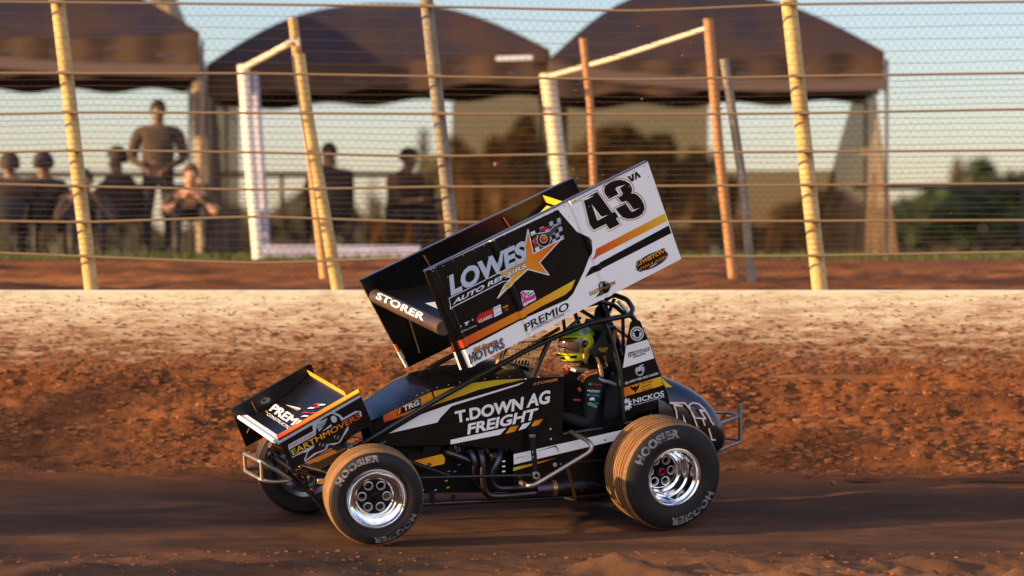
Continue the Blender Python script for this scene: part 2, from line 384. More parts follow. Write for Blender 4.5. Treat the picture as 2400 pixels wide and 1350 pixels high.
def berm_z(X, Y):
    t = np.clip((Y - (1.95 + 0.10 * np.sin(X * 0.9) + 0.12 * vnoise(X * 0.7, X * 0, 3))) / 1.65, 0, 1)
    h = 0.56 * t ** 1.6
    e = np.clip(t * 4, 0, 1)
    clod = fbm(X * 1.25, Y * 5.5, 51, 5, 0.6)
    cl2 = np.abs(fbm(X * 5, Y * 12, 71, 3, 0.6))
    return 0.085 * Y + 0.017 - 0.02 * (1 - e) + h + e * (clod * 0.13 + cl2 * 0.07)
berm = sheet('dirt_berm', axis(-140, 140, -5.2, 5.2, 0.022, 1), np.linspace(1.7, 3.66, 90), berm_z, DIRT_B)
def bank_z(X, Y):
    a = np.clip((Y - 3.95) / 9.0, 0, 1)
    lump = fbm(X * 1.1, Y * 2.2, 91, 5, 0.6) * 0.09 * np.clip(1 - (Y - 10) / 3, 0.1, 1) * np.clip((Y - 3.8) / 1.2, 0, 1)
    return 1.53 + 0.29 * a + lump * np.exp(-(X / 25) ** 2)
bank = sheet('dirt_bank', axis(-140, 140, -6.5, 6.5, 0.05, 1), np.linspace(3.80, 13.2, 150), bank_z, DIRT_K)
GRASS = mat('grass_field', (0.10, 0.12, 0.025), 0.95, rgb2=(0.05, 0.07, 0.015), vs=1.2, bump=0.6, bs=20)
gs = sheet('grass', np.array([-3000, -300, -60, -20, 0, 20, 60, 300, 3000]), np.array([13.2, 16, 30, 80, 300, 1000, 3000]), lambda X, Y: 1.835 + 0 * X - 0.00001 * Y, GRASS)
tg = MB(); TUFT = mat('grass_blades', (0.12, 0.15, 0.03), 0.9, rgb2=(0.07, 0.10, 0.02), vs=3)
for k in range(9000):
    x = random.uniform(-8.5, 8.5); y = random.uniform(12.6, 14.6); h = random.uniform(0.02, 0.075); a = random.uniform(0, 3.14); d = Vector((math.cos(a), math.sin(a), 0)) * 0.012
    b_ = Vector((x, y, 1.79 + 0.03 * min(1, (y - 12.6)))); tg.face([b_ - d, b_ + d, b_ + Vector((random.uniform(-.03, .03), 0, h + 0.03))], TUFT)
tag(tg.build('grass_tufts', sharp=0), kind='stuff', label='short green grass along the top of the dirt bank', cat='grass')

# concrete wall: pale paint, dirt flung up from below
def wall_mat():
    m = bpy.data.materials.new('dirt_spattered_concrete'); m.use_nodes = True; t = m.node_tree; b = t.nodes['Principled BSDF']
    b.inputs['Roughness'].default_value = 0.85
    tc = nn(t, 'ShaderNodeTexCoord'); sp = nn(t, 'ShaderNodeSeparateXYZ'); t.links.new(tc.outputs['Object'], sp.inputs[0])
    def noise(scale, st, det=8, ro=0.7):
        mp = nn(t, 'ShaderNodeMapping'); mp.inputs['Scale'].default_value = st; t.links.new(tc.outputs['Object'], mp.inputs[0])
        n = nn(t, 'ShaderNodeTexNoise'); n.inputs['Scale'].default_value = scale; n.inputs['Detail'].default_value = det; n.inputs['Roughness'].default_value = ro
        t.links.new(mp.outputs[0], n.inputs['Vector']); return n.outputs[0]
    a = noise(12, (0.20, 1, 1.6)); c = noise(55, (0.16, 1, 1.3), 6, 0.75); g = noise(1.1, (0.6, 1, 1), 3, 0.5)
    mr = nn(t, 'ShaderNodeMapRange'); t.links.new(sp.outputs[2], mr.inputs[0])       # dirtier towards the foot
    mr.inputs[1].default_value = 1.60; mr.inputs[2].default_value = 0.86; mr.inputs[3].default_value = -0.28; mr.inputs[4].default_value = 0.32
    s1 = nn(t, 'ShaderNodeMath', operation='ADD'); s2 = nn(t, 'ShaderNodeMath', operation='MULTIPLY_ADD'); s2.inputs[1].default_value = 0.9
    t.links.new(a, s1.inputs[0]); t.links.new(mr.outputs[0], s1.inputs[1]); t.links.new(c, s2.inputs[0]); t.links.new(s1.outputs[0], s2.inputs[2])
    s3 = nn(t, 'ShaderNodeMath', operation='MULTIPLY_ADD'); s3.inputs[1].default_value = 0.15; t.links.new(g, s3.inputs[0]); t.links.new(s2.outputs[0], s3.inputs[2])
    r = nn(t, 'ShaderNodeValToRGB'); t.links.new(s3.outputs[0], r.inputs[0]); e = r.color_ramp.elements
    e[0].position = 0.86; e[0].color = (0.76, 0.69, 0.48, 1); e[1].position = 1.0; e[1].color = (0.20, 0.082, 0.033, 1)
    e[0].position = 0.80; x = e.new(0.93); x.color = (0.52, 0.36, 0.23, 1)
    dv = nn(t, 'ShaderNodeMath', operation='MULTIPLY'); dv.inputs[1].default_value = 0.72
    t.links.new(s3.outputs[0], dv.inputs[0]); t.links.new(dv.outputs[0], r.inputs[0])
    e[0].position = 0.54; x.position = 0.70; e[-1].position = 0.88
    t.links.new(r.outputs[0], b.inputs['Base Color'])
    u = nn(t, 'ShaderNodeBump'); u.inputs['Strength'].default_value = 0.9; u.inputs['Distance'].default_value = 0.012
    t.links.new(s2.outputs[0], u.inputs['Height']); t.links.new(u.outputs[0], b.inputs['Normal'])
    return m
WM = wall_mat()
mb = MB(); x0 = -133
nseg = 20
for i in range(nseg):
    a, b_ = x0 + i * 14 + (0 if i < 10 else 0), x0 + (i + 1) * 14
    dz = 0.0 if i % 2 else 0.003
    mb.mesh([(a + .004, WALLY, -0.3), (b_ - .004, WALLY, -0.3), (b_ - .004, WALLY, WALLT - .015 + dz), (a + .004, WALLY, WALLT - .015 + dz),
             (b_ - .004, WALLY + .015, WALLT + dz), (a + .004, WALLY + .015, WALLT + dz), (b_ - .004, WALLY + .22, WALLT + dz), (a + .004, WALLY + .22, WALLT + dz), (b_ - .004, WALLY + .22, -0.3), (a + .004, WALLY + .22, -0.3)],
            [(0, 1, 2, 3), (3, 2, 4, 5), (5, 4, 6, 7), (7, 6, 8, 9), (1, 8, 6, 4, 2), (0, 3, 5, 7, 9)], WM)
tag(mb.build('concrete_wall', sharp=20), 'long pale concrete safety wall spattered with red dirt behind the race car', 'wall')

# ---------------------------------------------------------------- catch fence on top of the wall
FY = 4.0
CAB = mat('fence_cable', (0.27, 0.175, 0.085), 0.6, metal=0.2); WIRE = mat('fence_wire', (0.14, 0.085, 0.045), 0.6, metal=0.2)
MESHW = mat('chain_link_wire', (0.02, 0.016, 0.014), 0.6)
POSTY = mat('yellowed_steel_post', (0.68, 0.46, 0.17), 0.6, rgb2=(0.50, 0.31, 0.10), vs=4, bump=0.15)
POSTC = mat('cream_post_paint', (0.75, 0.62, 0.42), 0.6, rgb2=(0.62, 0.48, 0.28), vs=5)
POSTG = mat('grey_weathered_post', (0.30, 0.24, 0.17), 0.7, rgb2=(0.2, 0.16, 0.11), vs=5)
POSTO = mat('orange_timber_post', (0.50, 0.24, 0.09), 0.75, rgb2=(0.34, 0.15, 0.06), vs=5, stretch=(6, 6, 1))
fence = tag(empty('catch_fence', at(1200, 640, FY)), 'tall catch fence of sagging cables, thin wires and chain link above the wall', 'fence')
FI = Matrix.Translation(-fence.location)
def fpart(mb, name, label=None, sharp=40):
    o = mb.build(name, fence, sharp, M=FI); 
    if label: o['label'] = label
    return o
XS = [-2200, -1000, -400, 0, 200, 600, 1000, 1500, 1850, 2400, 2800, 3400, 4600]
CY = [[-2, 5, 2, 4, 6, 10, 15, 26, 10, 4, 2, 6, 4], [172, 168, 173, 171, 172, 172, 179, 187, 179, 171, 170, 174, 171],
      [258, 268, 260, 268, 263, 265, 267, 268, 266, 256, 258, 262, 259], [354, 352, 358, 357, 352, 357, 367, 358, 356, 352, 350, 354, 352],
      [434, 430, 436, 431, 437, 445, 438, 436, 434, 430, 432, 435, 431], [518, 520, 515, 518, 521, 507, 521, 520, 518, 516, 518, 514, 517],
      [596, 600, 590, 592, 601, 617, 603, 602, 600, 590, 592, 598, 594]]
def sag(vals, x):
    return float(np.interp(x, XS, vals))
def hermite(vals, x):
    return 0.25 * (sag(vals, x - 60) + 2 * sag(vals, x) + sag(vals, x + 60))
for k, v in enumerate(CY):
    mb = MB(); pts = [at(x, hermite(v, x), FY - 0.09) for x in range(-2200, 4601, 50)]
    mb.tube(pts, 0.0105, CAB, 8, 0); fpart(mb, 'cable')
mb = MB()
for k in range(len(CY) - 1):
    for j in range(1, 6):
        ph = random.uniform(0, 6); am = random.uniform(0.5, 2.2)
        pts = [at(x, hermite(CY[k], x) * (1 - j / 6) + hermite(CY[k + 1], x) * j / 6 + am * math.sin(x / 190 + ph) + 0.5 * math.sin(x / 47 + ph * 3), FY - 0.035) for x in range(-2200, 4601, 40)]
        mb.tube(pts, 0.0019, WIRE, 4, 0, caps=False)
for j in range(1, 14):
    mb.tube([at(x, -j * 15 + 6 + 2 * math.sin(x / 200 + j), FY - .035) for x in range(-2200, 4601, 100)], 0.0022, WIRE, 4, 0, caps=False)
fpart(mb, 'horizontal_wire')['kind'] = 'stuff'
mb = MB(); zt, zb = 4.4, 1.62; H = zt - zb; pitch = 0.066; sl = 0.8
x = -9 - H * sl
def strand(a, b_, wd):
    d = (b_ - a).normalized(); n = Vector((-d.z, 0, d.x)) * wd
    mb.face([a + n, b_ + n, b_ - n, a - n], MESHW)
while x < 9:
    strand(Vector((x, FY, zb)), Vector((x + H * sl, FY, zt)), 0.0006)
    strand(Vector((x + H * sl, FY + .004, zb)), Vector((x, FY + .004, zt)), 0.0006); x += pitch
fpart(mb, 'chain_link_mesh', sharp=0)
def post(pa, pb, r, m, Y=FY + 0.10, name='post', own=None, cap=True, clamps=True):
    mb = MB(); a = at(*pa, Y); b_ = at(*pb, Y)
    mb.tube([a, a.lerp(b_, .5), b_], r, m, 16, 0)
    if own is None:
        o = fpart(mb, name)
        if clamps:
            for v in CY:
                t = (hermite(v, 0.5 * (pa[0] + pb[0])) - pa[1]) / (pb[1] - pa[1])
                if 0 < t < 1:
                    c = a.lerp(b_, t); cm = MB(); cm.box(c + Vector((0, -0.10, 0)), (0.13, 0.05, 0.03), CAB); cm.build('cable_clamp', o, 20, bevel=0.006)
        return o
    o = mb.build('fence_post'); tag(o, own[0], own[1], own[2] if len(own) > 2 else None); return o
post((128, -60), (217, 700), 0.060, POSTY)
post((993, -60), (1076, 700), 0.055, POSTG)
post((1842, -60), (1924, 700), 0.066, POSTY)
post((-720, -60), (-640, 700), 0.06, POSTY); post((2680, -60), (2760, 700), 0.06, POSTY); post((3500, -60), (3580, 700), 0.06, POSTY); post((-1560, -60), (-1480, 700), 0.06, POSTY)
# free-standing posts behind the fence, each leaning the same way
def leanpost(path, r, m, Y, label, rope=None, zfoot=None):
    mb = MB(); pts = [at(x, y, Y) for x, y in path]
    mb.tube(pts, r, m, 16, 0.1)
    o = mb.build('support_post'); tag(o, label, 'post', 'leaning posts behind the catch fence'); return o
leanpost([(700, 128), (716, 250), (795, 700)], 0.055, POSTY, 4.6, 'yellow leaning post on the right of the crossing pair')
leanpost([(686, 42), (700, 160), (724, 330), (761, 655)], 0.045, mat('orange_painted_post', (0.60, 0.33, 0.10), 0.6, rgb2=(0.45, 0.22, 0.07), vs=4), 7.0, 'taller orange leaning post of the crossing pair, carrying the left rope')
leanpost([(1660, 44), (1683, 330), (1719, 655)], 0.047, POSTO, 7.0, 'orange timber post whose top holds the long white rope')
leanpost([(1697, 138), (1740, 420), (1764, 690)], 0.04, POSTG, 5.6, 'short brown post just right of the orange timber post')
leanpost([(1366, 90), (1384, 250), (1403, 700)], 0.035, POSTO, 8.0, 'thin brown post behind the raised rear corner of the wing')
leanpost([(1283, 172), (1303, 330), (1335, 640)], 0.085, POSTC, 11.2, 'thick cream post in the middle under the rope end')
leanpost([(570, 152), (590, 420), (606, 606)], 0.062, mat('white_painted_post', (0.85, 0.76, 0.62), 0.55), 11.5, 'slim white post left of the crossing pair')
ROPE = mat('white_rope', (0.7, 0.6, 0.47), 0.8)
mb = MB(); mb.tube([at(1290, 178, 11.1), at(1450, 133, 9.2), at(1655, 66, 7.1)], 0.022, ROPE, 8, 0.3); tag(mb.build('stay_rope'), 'long white stay rope rising right from the thick cream post', 'rope')
mb = MB(); mb.tube([at(572, 158, 11.4), at(630, 128, 9.5), at(688, 96, 7.1)], 0.03, ROPE, 8, 0.3)
for k in range(4): mb.tube([at(668 + 5 * k, 104 - k * 6, 6.95), at(702, 92 + 5 * k, 6.95)], 0.014, ROPE, 6, 0)
tag(mb.build('stay_rope'), 'short knotted white rope tied to the tallest leaning orange post', 'rope')

# ---------------------------------------------------------------- marquees
CANV = mat('navy_canopy_fabric', (0.013, 0.009, 0.020), 0.8, rgb2=(0.048, 0.019, 0.010), vs=1.3, bump=0.6, bs=4)
CANB = mat('brown_canopy_fabric', (0.085, 0.038, 0.014), 0.85, rgb2=(0.035, 0.017, 0.009), vs=2.0, stretch=(.4, 1, 1), bump=0.5, bs=5)
CANP = mat('grey_canopy_band', (0.12, 0.075, 0.055), 0.8)
SHEER = mat('sheer_side_curtain', (0.34, 0.19, 0.09), 0.9, rgb2=(0.15, 0.08, 0.035), vs=3.0, stretch=(3, 1, .6), alpha=0.72)
def tinted(name, rgb, tr, fac):
    if name in MATS: return MATS[name]
    m = mat(name, rgb, .9, rgb2=tuple(c * .6 for c in rgb), vs=2); t = m.node_tree; b = t.nodes['Principled BSDF']; o = t.nodes['Material Output']
    tb = nn(t, 'ShaderNodeBsdfTransparent'); tb.inputs[0].default_value = (*tr, 1)
    mx = nn(t, 'ShaderNodeMixShader'); mx.inputs[0].default_value = fac
    t.links.new(tb.outputs[0], mx.inputs[1]); t.links.new(b.outputs[0], mx.inputs[2]); t.links.new(mx.outputs[0], o.inputs[0]); return m
TINT = tinted('tinted_plastic_sheet', (0.34, 0.17, 0.07), (0.56, 0.38, 0.22), 0.45)
SHEER2 = tinted('grey_brown_plastic_sheet', (0.26, 0.17, 0.11), (0.50, 0.42, 0.34), 0.5)
def marquee(pl, pr, py_eave, papex, Y, depth, val, label, mcan, mval, legs_m, band=False, dome=0.10, slope=0.0):
    A = at(pl, py_eave, Y); B = at(pr, py_eave + slope, Y); top = at(papex[0], papex[1], Y + depth / 2)
    root = tag(empty('marquee', ((A.x + B.x) / 2, Y + depth / 2, 1.835)), label, 'marquee', 'dark pop-up marquees behind the fence')
    I = Matrix.Translation(-root.location)
    c = [A, B, Vector((B.x + (.1 if pr > 600 else -.45), Y + depth, B.z)), Vector((A.x - .1, Y + depth, A.z))]
    mb = MB()
    for k in range(4):
        p, q = c[k], c[(k + 1) % 4]
        def fn(u, v, p=p, q=q):
            e = p.lerp(q, u); r = e.lerp(top, v); r.z += dome * math.sin(math.pi * v) * 2.4 - 0.05 * math.sin(math.pi * u) * (1 - v) + 0.012 * math.sin(u * 31 + k) * (1 - v); return r
        mb.grid(fn, 14, 10, mcan)
    mb.build('canopy', root, 30, M=I)
    mb = MB()
    for k in range(4):
        p, q = c[k], c[(k + 1) % 4]
        def fv(u, v, p=p, q=q, k=k):
            r = p.lerp(q, u); sc_ = 0.03 * math.sin(u * 22 + k); r = r + Vector((0, (-0.015 - 0.02 * math.sin(u * 40)) if k == 0 else 0, -v * (val + sc_) - 0.05 * math.sin(math.pi * u) * (1 - v))); return r
        mb.grid(fv, 40, 3, mval)
    mb.build('valance', root, 30, M=I)
    if band:
        mb = MB(); a, b_ = A + Vector((0, -0.05, -val * .15)), B + Vector((0, -0.05, -val * .72))
        mb.grid(lambda u, v: a.lerp(b_, u) + Vector((0, -0.02, -0.13 * v - 0.08 * math.sin(math.pi * u))), 24, 1, CANP); mb.build('canopy_band', root, 30, M=I)
    for k in range(4):
        mb = MB(); f = Vector((c[k].x + 0.06, c[k].y, 1.80)); t = c[k] - Vector((0, 0, .08))
        mb.box((f + t) / 2, (0.035, 0.035, (t.z - f.z)), legs_m); mb.build('leg', root, 20, M=I)
    for k in range(4):
        mb = MB(); p, q = c[k] - Vector((0, 0, .25)), c[(k + 1) % 4] - Vector((0, 0, .25))
        for j in range(4):
            a, b_ = p.lerp(q, j / 4), p.lerp(q, (j + 1) / 4); dz = Vector((0, 0, 0.16 * (1 if j % 2 else -1)))
            mb.tube([a - dz * .5, b_ + dz * .5], 0.012, legs_m, 6, 0); mb.tube([a + dz * .5, b_ - dz * .5], 0.012, legs_m, 6, 0)
        mb.build('truss', root, 20, M=I)
    return root, I, c
LEGM = mat('marquee_leg_metal', (0.13, 0.11, 0.10), 0.5, metal=0.4)
t1, I1, c1 = marquee(-330, 468, 78, (70, -75), 13.6, 3.0, 0.50, 'left dark marquee with a deep brown valance, cut by the photo edge', CANV, CANB, LEGM, band=True, dome=0.07)
t2, I2, c2 = marquee(486, 1288, 152, (865, 8), 14.2, 3.2, 0.37, 'middle dark blue domed marquee sheltering two seated men', CANV, CANB, LEGM, dome=0.075, slope=-34)
t3, I3, c3 = marquee(1290, 2072, 138, (1590, -30), 13.4, 3.0, 0.42, 'right dark marquee with grey band and sheer side curtain', CANV, CANB, LEGM, band=True, dome=0.08, slope=-16)
mb = MB(); mb.box(at(1205, 136, 14.05), (0.42, 0.02, 0.05), DWHITE, Matrix.Rotation(R(-2), 3, 'Y')); tag(mb.build('canopy_label', t2, 20, M=I2))
def curtain(root, I, pts, m, amp=0.06):
    mb = MB(); P0, P1, P2, P3 = pts                # TL TR BL BR
    mb.grid(lambda u, v: P0.lerp(P1, u).lerp(P2.lerp(P3, u), v) + Vector((0, amp * math.sin(u * 19 + v * 3) + .3 * amp * math.sin(u * 47), 0)), 60, 8, m)
    mb.build('side_curtain', root, 0, M=I)
curtain(t3, I3, [at(2000, 225, 16.2), at(2052, 205, 13.6), at(1890, 615, 16.2), at(2110, 615, 13.6)], SHEER2, .10)
curtain(t3, I3, [at(1300, 235, 16.3), at(1660, 235, 16.3), at(1300, 612, 16.3), at(1660, 612, 16.3)], TINT, .10)
curtain(t3, I3, [at(1700, 400, 16.25), at(1960, 400, 16.25), at(1700, 612, 16.25), at(1960, 612, 16.25)], TINT, .10)
curtain(t3, I3, [at(1290, 240, 13.5), at(1330, 235, 15.5), at(1290, 612, 13.5), at(1330, 612, 15.5)], mat('brown_side_curtain', (0.15, 0.085, 0.045), 0.85, alpha=0.9))
curtain(t2, I2, [at(1060, 240, 17.3), at(1286, 200, 16.4), at(1060, 612, 17.3), at(1286, 612, 16.4)], TINT)
curtain(t2, I2, [at(860, 520, 17.3), at(1060, 500, 17.3), at(860, 612, 17.3), at(1060, 612, 17.3)], TINT, .10)
curtain(t2, I2, [at(495, 200, 14.3), at(560, 195, 17.3), at(495, 612, 14.3), at(560, 612, 17.3)], SHEER2)

# low white barrier boards, rail, tables, chairs
mb = MB(); a, b_ = at(618, 590, 13.3), at(985, 590, 13.3)
LAV = mat('lavender_white_sheet', (0.50, 0.46, 0.56), 0.7, rgb2=(0.38, 0.34, 0.42), vs=3)
mb.box((a + b_) / 2 + Vector((0, 0, .0)), (b_.x - a.x, 0.05, 0.15), LAV)
tag(mb.build('barrier_board', bevel=.01), 'low pale lavender board on the grass below the middle marquee', 'board')
mb = MB(); a, b_ = at(597, 170, 13.9), at(628, 600, 13.9); mb.tube([a, b_], 0.04, LAV, 12, 0); tag(mb.build('marquee_pole'), 'pale lavender pole right behind the slim white post', 'pole')
RAILM = mat('dark_rail', (0.04, 0.025, 0.018), 0.7)
rr = tag(empty('rail_fence', at(600, 600, 19)), 'dark horizontal rail fence behind the seated people', 'fence'); I = Matrix.Translation(-rr.location)
for a, b_ in (((-400, 404), (1120, 414)), ((2000, 436), (2500, 441))):
    mb = MB(); mb.box((at(*a, 19) + at(*b_, 19)) / 2, ((at(*b_, 19) - at(*a, 19)).x, 0.05, 0.07), RAILM); mb.build('rail', rr, 20, M=I)
for x in (-300, 20, 340, 660, 980, 2050, 2400):
    mb = MB(); t = at(x, 405, 19); mb.box((t.x, 19.03, (t.z + 1.8) / 2), (0.05, 0.05, t.z - 1.8), RAILM); mb.build('post', rr, 20, M=I)
CHF = mat('chair_canvas', (0.035, 0.022, 0.018), 0.9); CHM = mat('chair_frame', (0.05, 0.045, 0.04), 0.5, metal=0.5)
def chair(x, y, rz, label, hgt=0.85, wd=0.56):
    rt = tag(empty('camp_chair', (x, y, 1.835)), label, 'chair', 'camp chairs around the marquees'); rt.rotation_euler.z = rz
    mb = MB(); mb.grid(lambda u, v: ((u - .5) * wd, (v - .5) * .48, 0.42 - .05 * math.sin(math.pi * u)), 6, 6, CHF); mb.build('seat', rt)
    mb = MB(); mb.grid(lambda u, v: ((u - .5) * wd, .24 + .12 * v, 0.42 + v * (hgt - .42) ), 6, 6, CHF); mb.build('backrest', rt)
    for sx in (-1, 1):
        for sy in (-1, 1):
            mb = MB(); mb.tube([(sx * wd / 2, sy * .25, 0), (sx * wd / 2, sy * .22, .6 if sy < 0 else hgt + .02)], .012, CHM, 8, 0); mb.build('leg', rt)
        mb = MB(); mb.box((sx * wd / 2, 0, .6), (.05, .5, .02), CHF); mb.build('armrest', rt)
def gx(px, Y): return at(px, 600, Y).x
chair(gx(22, 13.6), 13.7, R(0), 'camp chair under the hunched person at the far left edge', .8, .62)
chair(gx(100, 13.9), 14.0, R(0), 'camp chair under the second hunched person from the left', .8, .5)
for px, Y, rz, lb in ((770, 15.4, 0, 'camp chair under the bare-headed seated man'), (962, 15.4, 0, 'camp chair under the seated man in the peaked cap'), (275, 14.2, 200, 'camp chair under the hooded seated person'), (450, 13.9, 15, 'camp chair under the seated person facing the track'), ):
    chair(gx(px, Y), Y + .1, R(rz), lb)
# ---------------------------------------------------------------- trees
BARK = mat('pale_gum_bark', (0.36, 0.28, 0.19), 0.9, rgb2=(0.2, 0.14, 0.09), vs=5, stretch=(1, 1, .3), bump=0.5, bs=12)
BARKD = mat('brown_bark', (0.12, 0.08, 0.05), 0.9, rgb2=(0.06, 0.04, 0.03), vs=6)
LEAFD = mat('dark_leaves', (0.055, 0.085, 0.025), 0.7, rgb2=(0.025, 0.045, 0.015), vs=1.6); LEAFO = mat('olive_leaves', (0.17, 0.135, 0.045), 0.8, rgb2=(0.09, 0.07, 0.03), vs=1.4)
def leaves(mb, c, rx, ry, rz, n, size, m, seed, clumps=26):
    rg = random.Random(seed); cc = []
    for k in range(clumps):
        while True:
            p = Vector((rg.uniform(-1, 1), rg.uniform(-1, 1), rg.uniform(-1, 1)))
            if 0.25 < p.length < 1: break
        cc.append((Vector((p.x * rx, p.y * ry, p.z * rz)) * .85 + c, rg.uniform(.16, .34)))
    for k in range(n):
        q, s = rg.choice(cc); d = Vector((rg.gauss(0, 1), rg.gauss(0, 1), rg.gauss(0, .8))).normalized() * (rg.random() ** .5)
        p = q + Vector((d.x * s * rx, d.y * s * ry, d.z * s * rz))
        a = Vector((rg.uniform(-1, 1), rg.uniform(-1, 1), rg.uniform(-1, 1))).normalized(); b_ = a.cross(Vector((rg.uniform(-1, 1), rg.uniform(-1, 1), rg.uniform(-1, 1)))).normalized()
        l = size * rg.uniform(.6, 1.4)
        mb.face([p - a * l, p + b_ * l * .45, p + a * l, p - b_ * l * .45], m)
def tree(px, Y, top_py, halfw_px, kind, label, n=2500, base=1.83, seed=1, m=LEAFD):
    x = gx(px, Y); s = FPX / (Y + 22.2); top = at(px, top_py, Y).z; rw = halfw_px / s; H = top - base
    rt = tag(empty(kind, (x, Y, base)), label, 'tree', 'trees beyond the marquees')
    mb = MB(); mb.tube([(0, 0, 0), (.03 * H, 0, H * .3), (-.02 * H, 0, H * .62)], .045 * H, BARKD, 10, 1, r2=.012 * H)
    for k in range(6):
        a = k * 1.1 + seed; mb.tube([(0, 0, H * (.22 + .05 * k)), (math.cos(a) * rw * .35, math.sin(a) * rw * .35, H * (.42 + .05 * k)), (math.cos(a) * rw * .65, math.sin(a) * rw * .6, H * (.55 + .05 * k))], .016 * H, BARKD, 6, .3, r2=.005 * H)
    mb.build('trunk', rt)
    mb = MB(); leaves(mb, Vector((0, 0, H * .54)), rw, rw * .9, H * .47, n, .045 * H + .03, m, seed); mb.build('crown', rt, 0)
tree(2290, 62, 372, 130, 'broadleaf_tree', 'rounded dark green tree at the right edge above the wall', 9000, seed=3)
tree(2195, 74, 432, 90, 'broadleaf_tree', 'lower dark tree left of the rounded tree at the right', 6500, seed=4)
tree(2420, 66, 385, 90, 'broadleaf_tree', 'dark tree cut by the right edge of the picture', 6000, seed=5)
tree(2243, 80, 350, 22, 'conifer_tree', 'slim pale-topped conifer poking out of the right-hand trees', 900, seed=6, m=LEAFO)
tree(2560, 70, 360, 120, 'broadleaf_tree', 'tree just beyond the right edge of the picture', 2200, seed=8)
tree(1080, 66, 300, 110, 'broadleaf_tree', 'olive brown tree seen under the right end of the middle marquee', 3600, seed=9, m=LEAFO)
tree(1215, 60, 235, 90, 'broadleaf_tree', 'tall olive brown tree behind the thick cream post', 3600, seed=10, m=LEAFO)
tree(1480, 58, 290, 150, 'broadleaf_tree', 'wide olive brown tree above the number panel of the wing', 5200, seed=11, m=LEAFO)
tree(1650, 70, 350, 110, 'broadleaf_tree', 'lower olive brown tree behind the orange timber post', 3000, seed=12, m=LEAFO)
tree(880, 140, 425, 30, 'conifer_tree', 'small far tree between the two seated men', 700, seed=13, m=LEAFO)
tree(998, 120, 300, 14, 'conifer_tree', 'thin far tree beside the grey fence post', 700, seed=14, m=LEAFO)
tree(655, 110, 500, 45, 'broadleaf_tree', 'low far bush right of the slim white post', 900, seed=15, m=LEAFO)
tree(1880, 90, 470, 160, 'broadleaf_tree', 'low far tree under the right marquee', 2600, seed=16, m=LEAFO)
# gum tree whose pale trunk stands between two marquees
gt = tag(empty('gum_tree', (gx(485, 17.6), 17.6, 1.83)), 'gum tree whose pale trunk stands between the left and middle marquees', 'tree')
mb = MB(); b0 = Vector((gx(485, 17.6), 17.6, 1.83))
tp = [at(474, 190, 17.6) - b0, at(400, 40, 17.6) - b0, at(330, -220, 17.6) - b0]
mb.tube([Vector((0.05, 0, 0)), at(487, 400, 17.6) - b0] + tp, .19, BARK, 14, .4, r2=.12)
for (x1, y1, x2, y2, r) in ((475, 160, 400, 150, .03), (480, 200, 520, 330, .02), (490, 240, 560, 290, .018), (465, 230, 415, 130, .02), (478, 260, 545, 420, .015), (420, 80, 330, -60, .05), (400, 40, 250, -90, .05)):
    mb.tube([at(x1, y1, 17.6) - b0, at((x1 + x2) / 2, (y1 + y2) / 2 - 12, 17.5) - b0, at(x2, y2, 17.3) - b0], r, BARK, 6, .2, r2=r * .4)
mb.build('trunk', gt)
mb = MB(); leaves(mb, Vector((-1.0, 0, 5.3)), 2.3, 2.0, 1.4, 5000, .09, LEAFD, 77); mb.build('crown', gt, 0)

# far hedge line that closes the view under the marquees
mb = MB(); HEDGE = mat('far_hedge_leaves', (0.055, 0.042, 0.018), 0.9, rgb2=(0.025, 0.022, 0.012), vs=.5)
rg = random.Random(5)
for k in range(9000):
    x = rg.uniform(-24, 30); h = 1.3 + .5 * math.sin(x * .7) + .35 * math.sin(x * 1.9 + 1); z = 1.83 + h * rg.random() ** .8 + rg.uniform(0, .2); y = 82 + rg.uniform(-1.2, 1.2)
    a = rg.uniform(0, 3.14); l = rg.uniform(.12, .3); p = Vector((x, y, z)); d = Vector((math.cos(a), .3, math.sin(a))) * l; e = Vector((-math.sin(a), .2, math.cos(a))) * l * .6
    mb.face([p - d, p + e, p + d, p - e], HEDGE)
tag(mb.build('hedge', sharp=0), 'long low far hedge seen under the marquees', 'hedge')

# unseen row of trees added at the left to shade that side of the track
rg = random.Random(9)
for k, (ty, hh) in enumerate(((-24, 7.4), (-20.5, 6.9), (-17.2, 7.6), (-14, 7.0), (-11, 7.5), (-8.2, 7.1), (-5, 7.6), (-28, 7.3), (-32, 7.5))):
    rt = tag(empty('added_shade_tree', (-45 + rg.uniform(-1, 1), ty, -1.2)), 'dense unseen tree added for shade far left of the track, number %s from the wall' % ('six', 'five', 'four', 'three', 'two', 'one', 'zero', 'seven', 'eight')[k], 'tree', 'unseen trees added to shade the left')
    rt['label'] = 'dense unseen tree added far left to shade the track'
    H = hh + 1.45
    mb = MB(); mb.tube([(0, 0, 0), (.1, 0, H * .3), (0, 0, H * .7)], .22, BARKD, 10, .5, r2=.06); mb.build('trunk', rt)
    mb = MB(); leaves(mb, Vector((0, 0, H * .50)), 2.2, 2.6, H * .48, 4200, .34, LEAFD, 200 + k, 60); mb.build('crown', rt, 0)

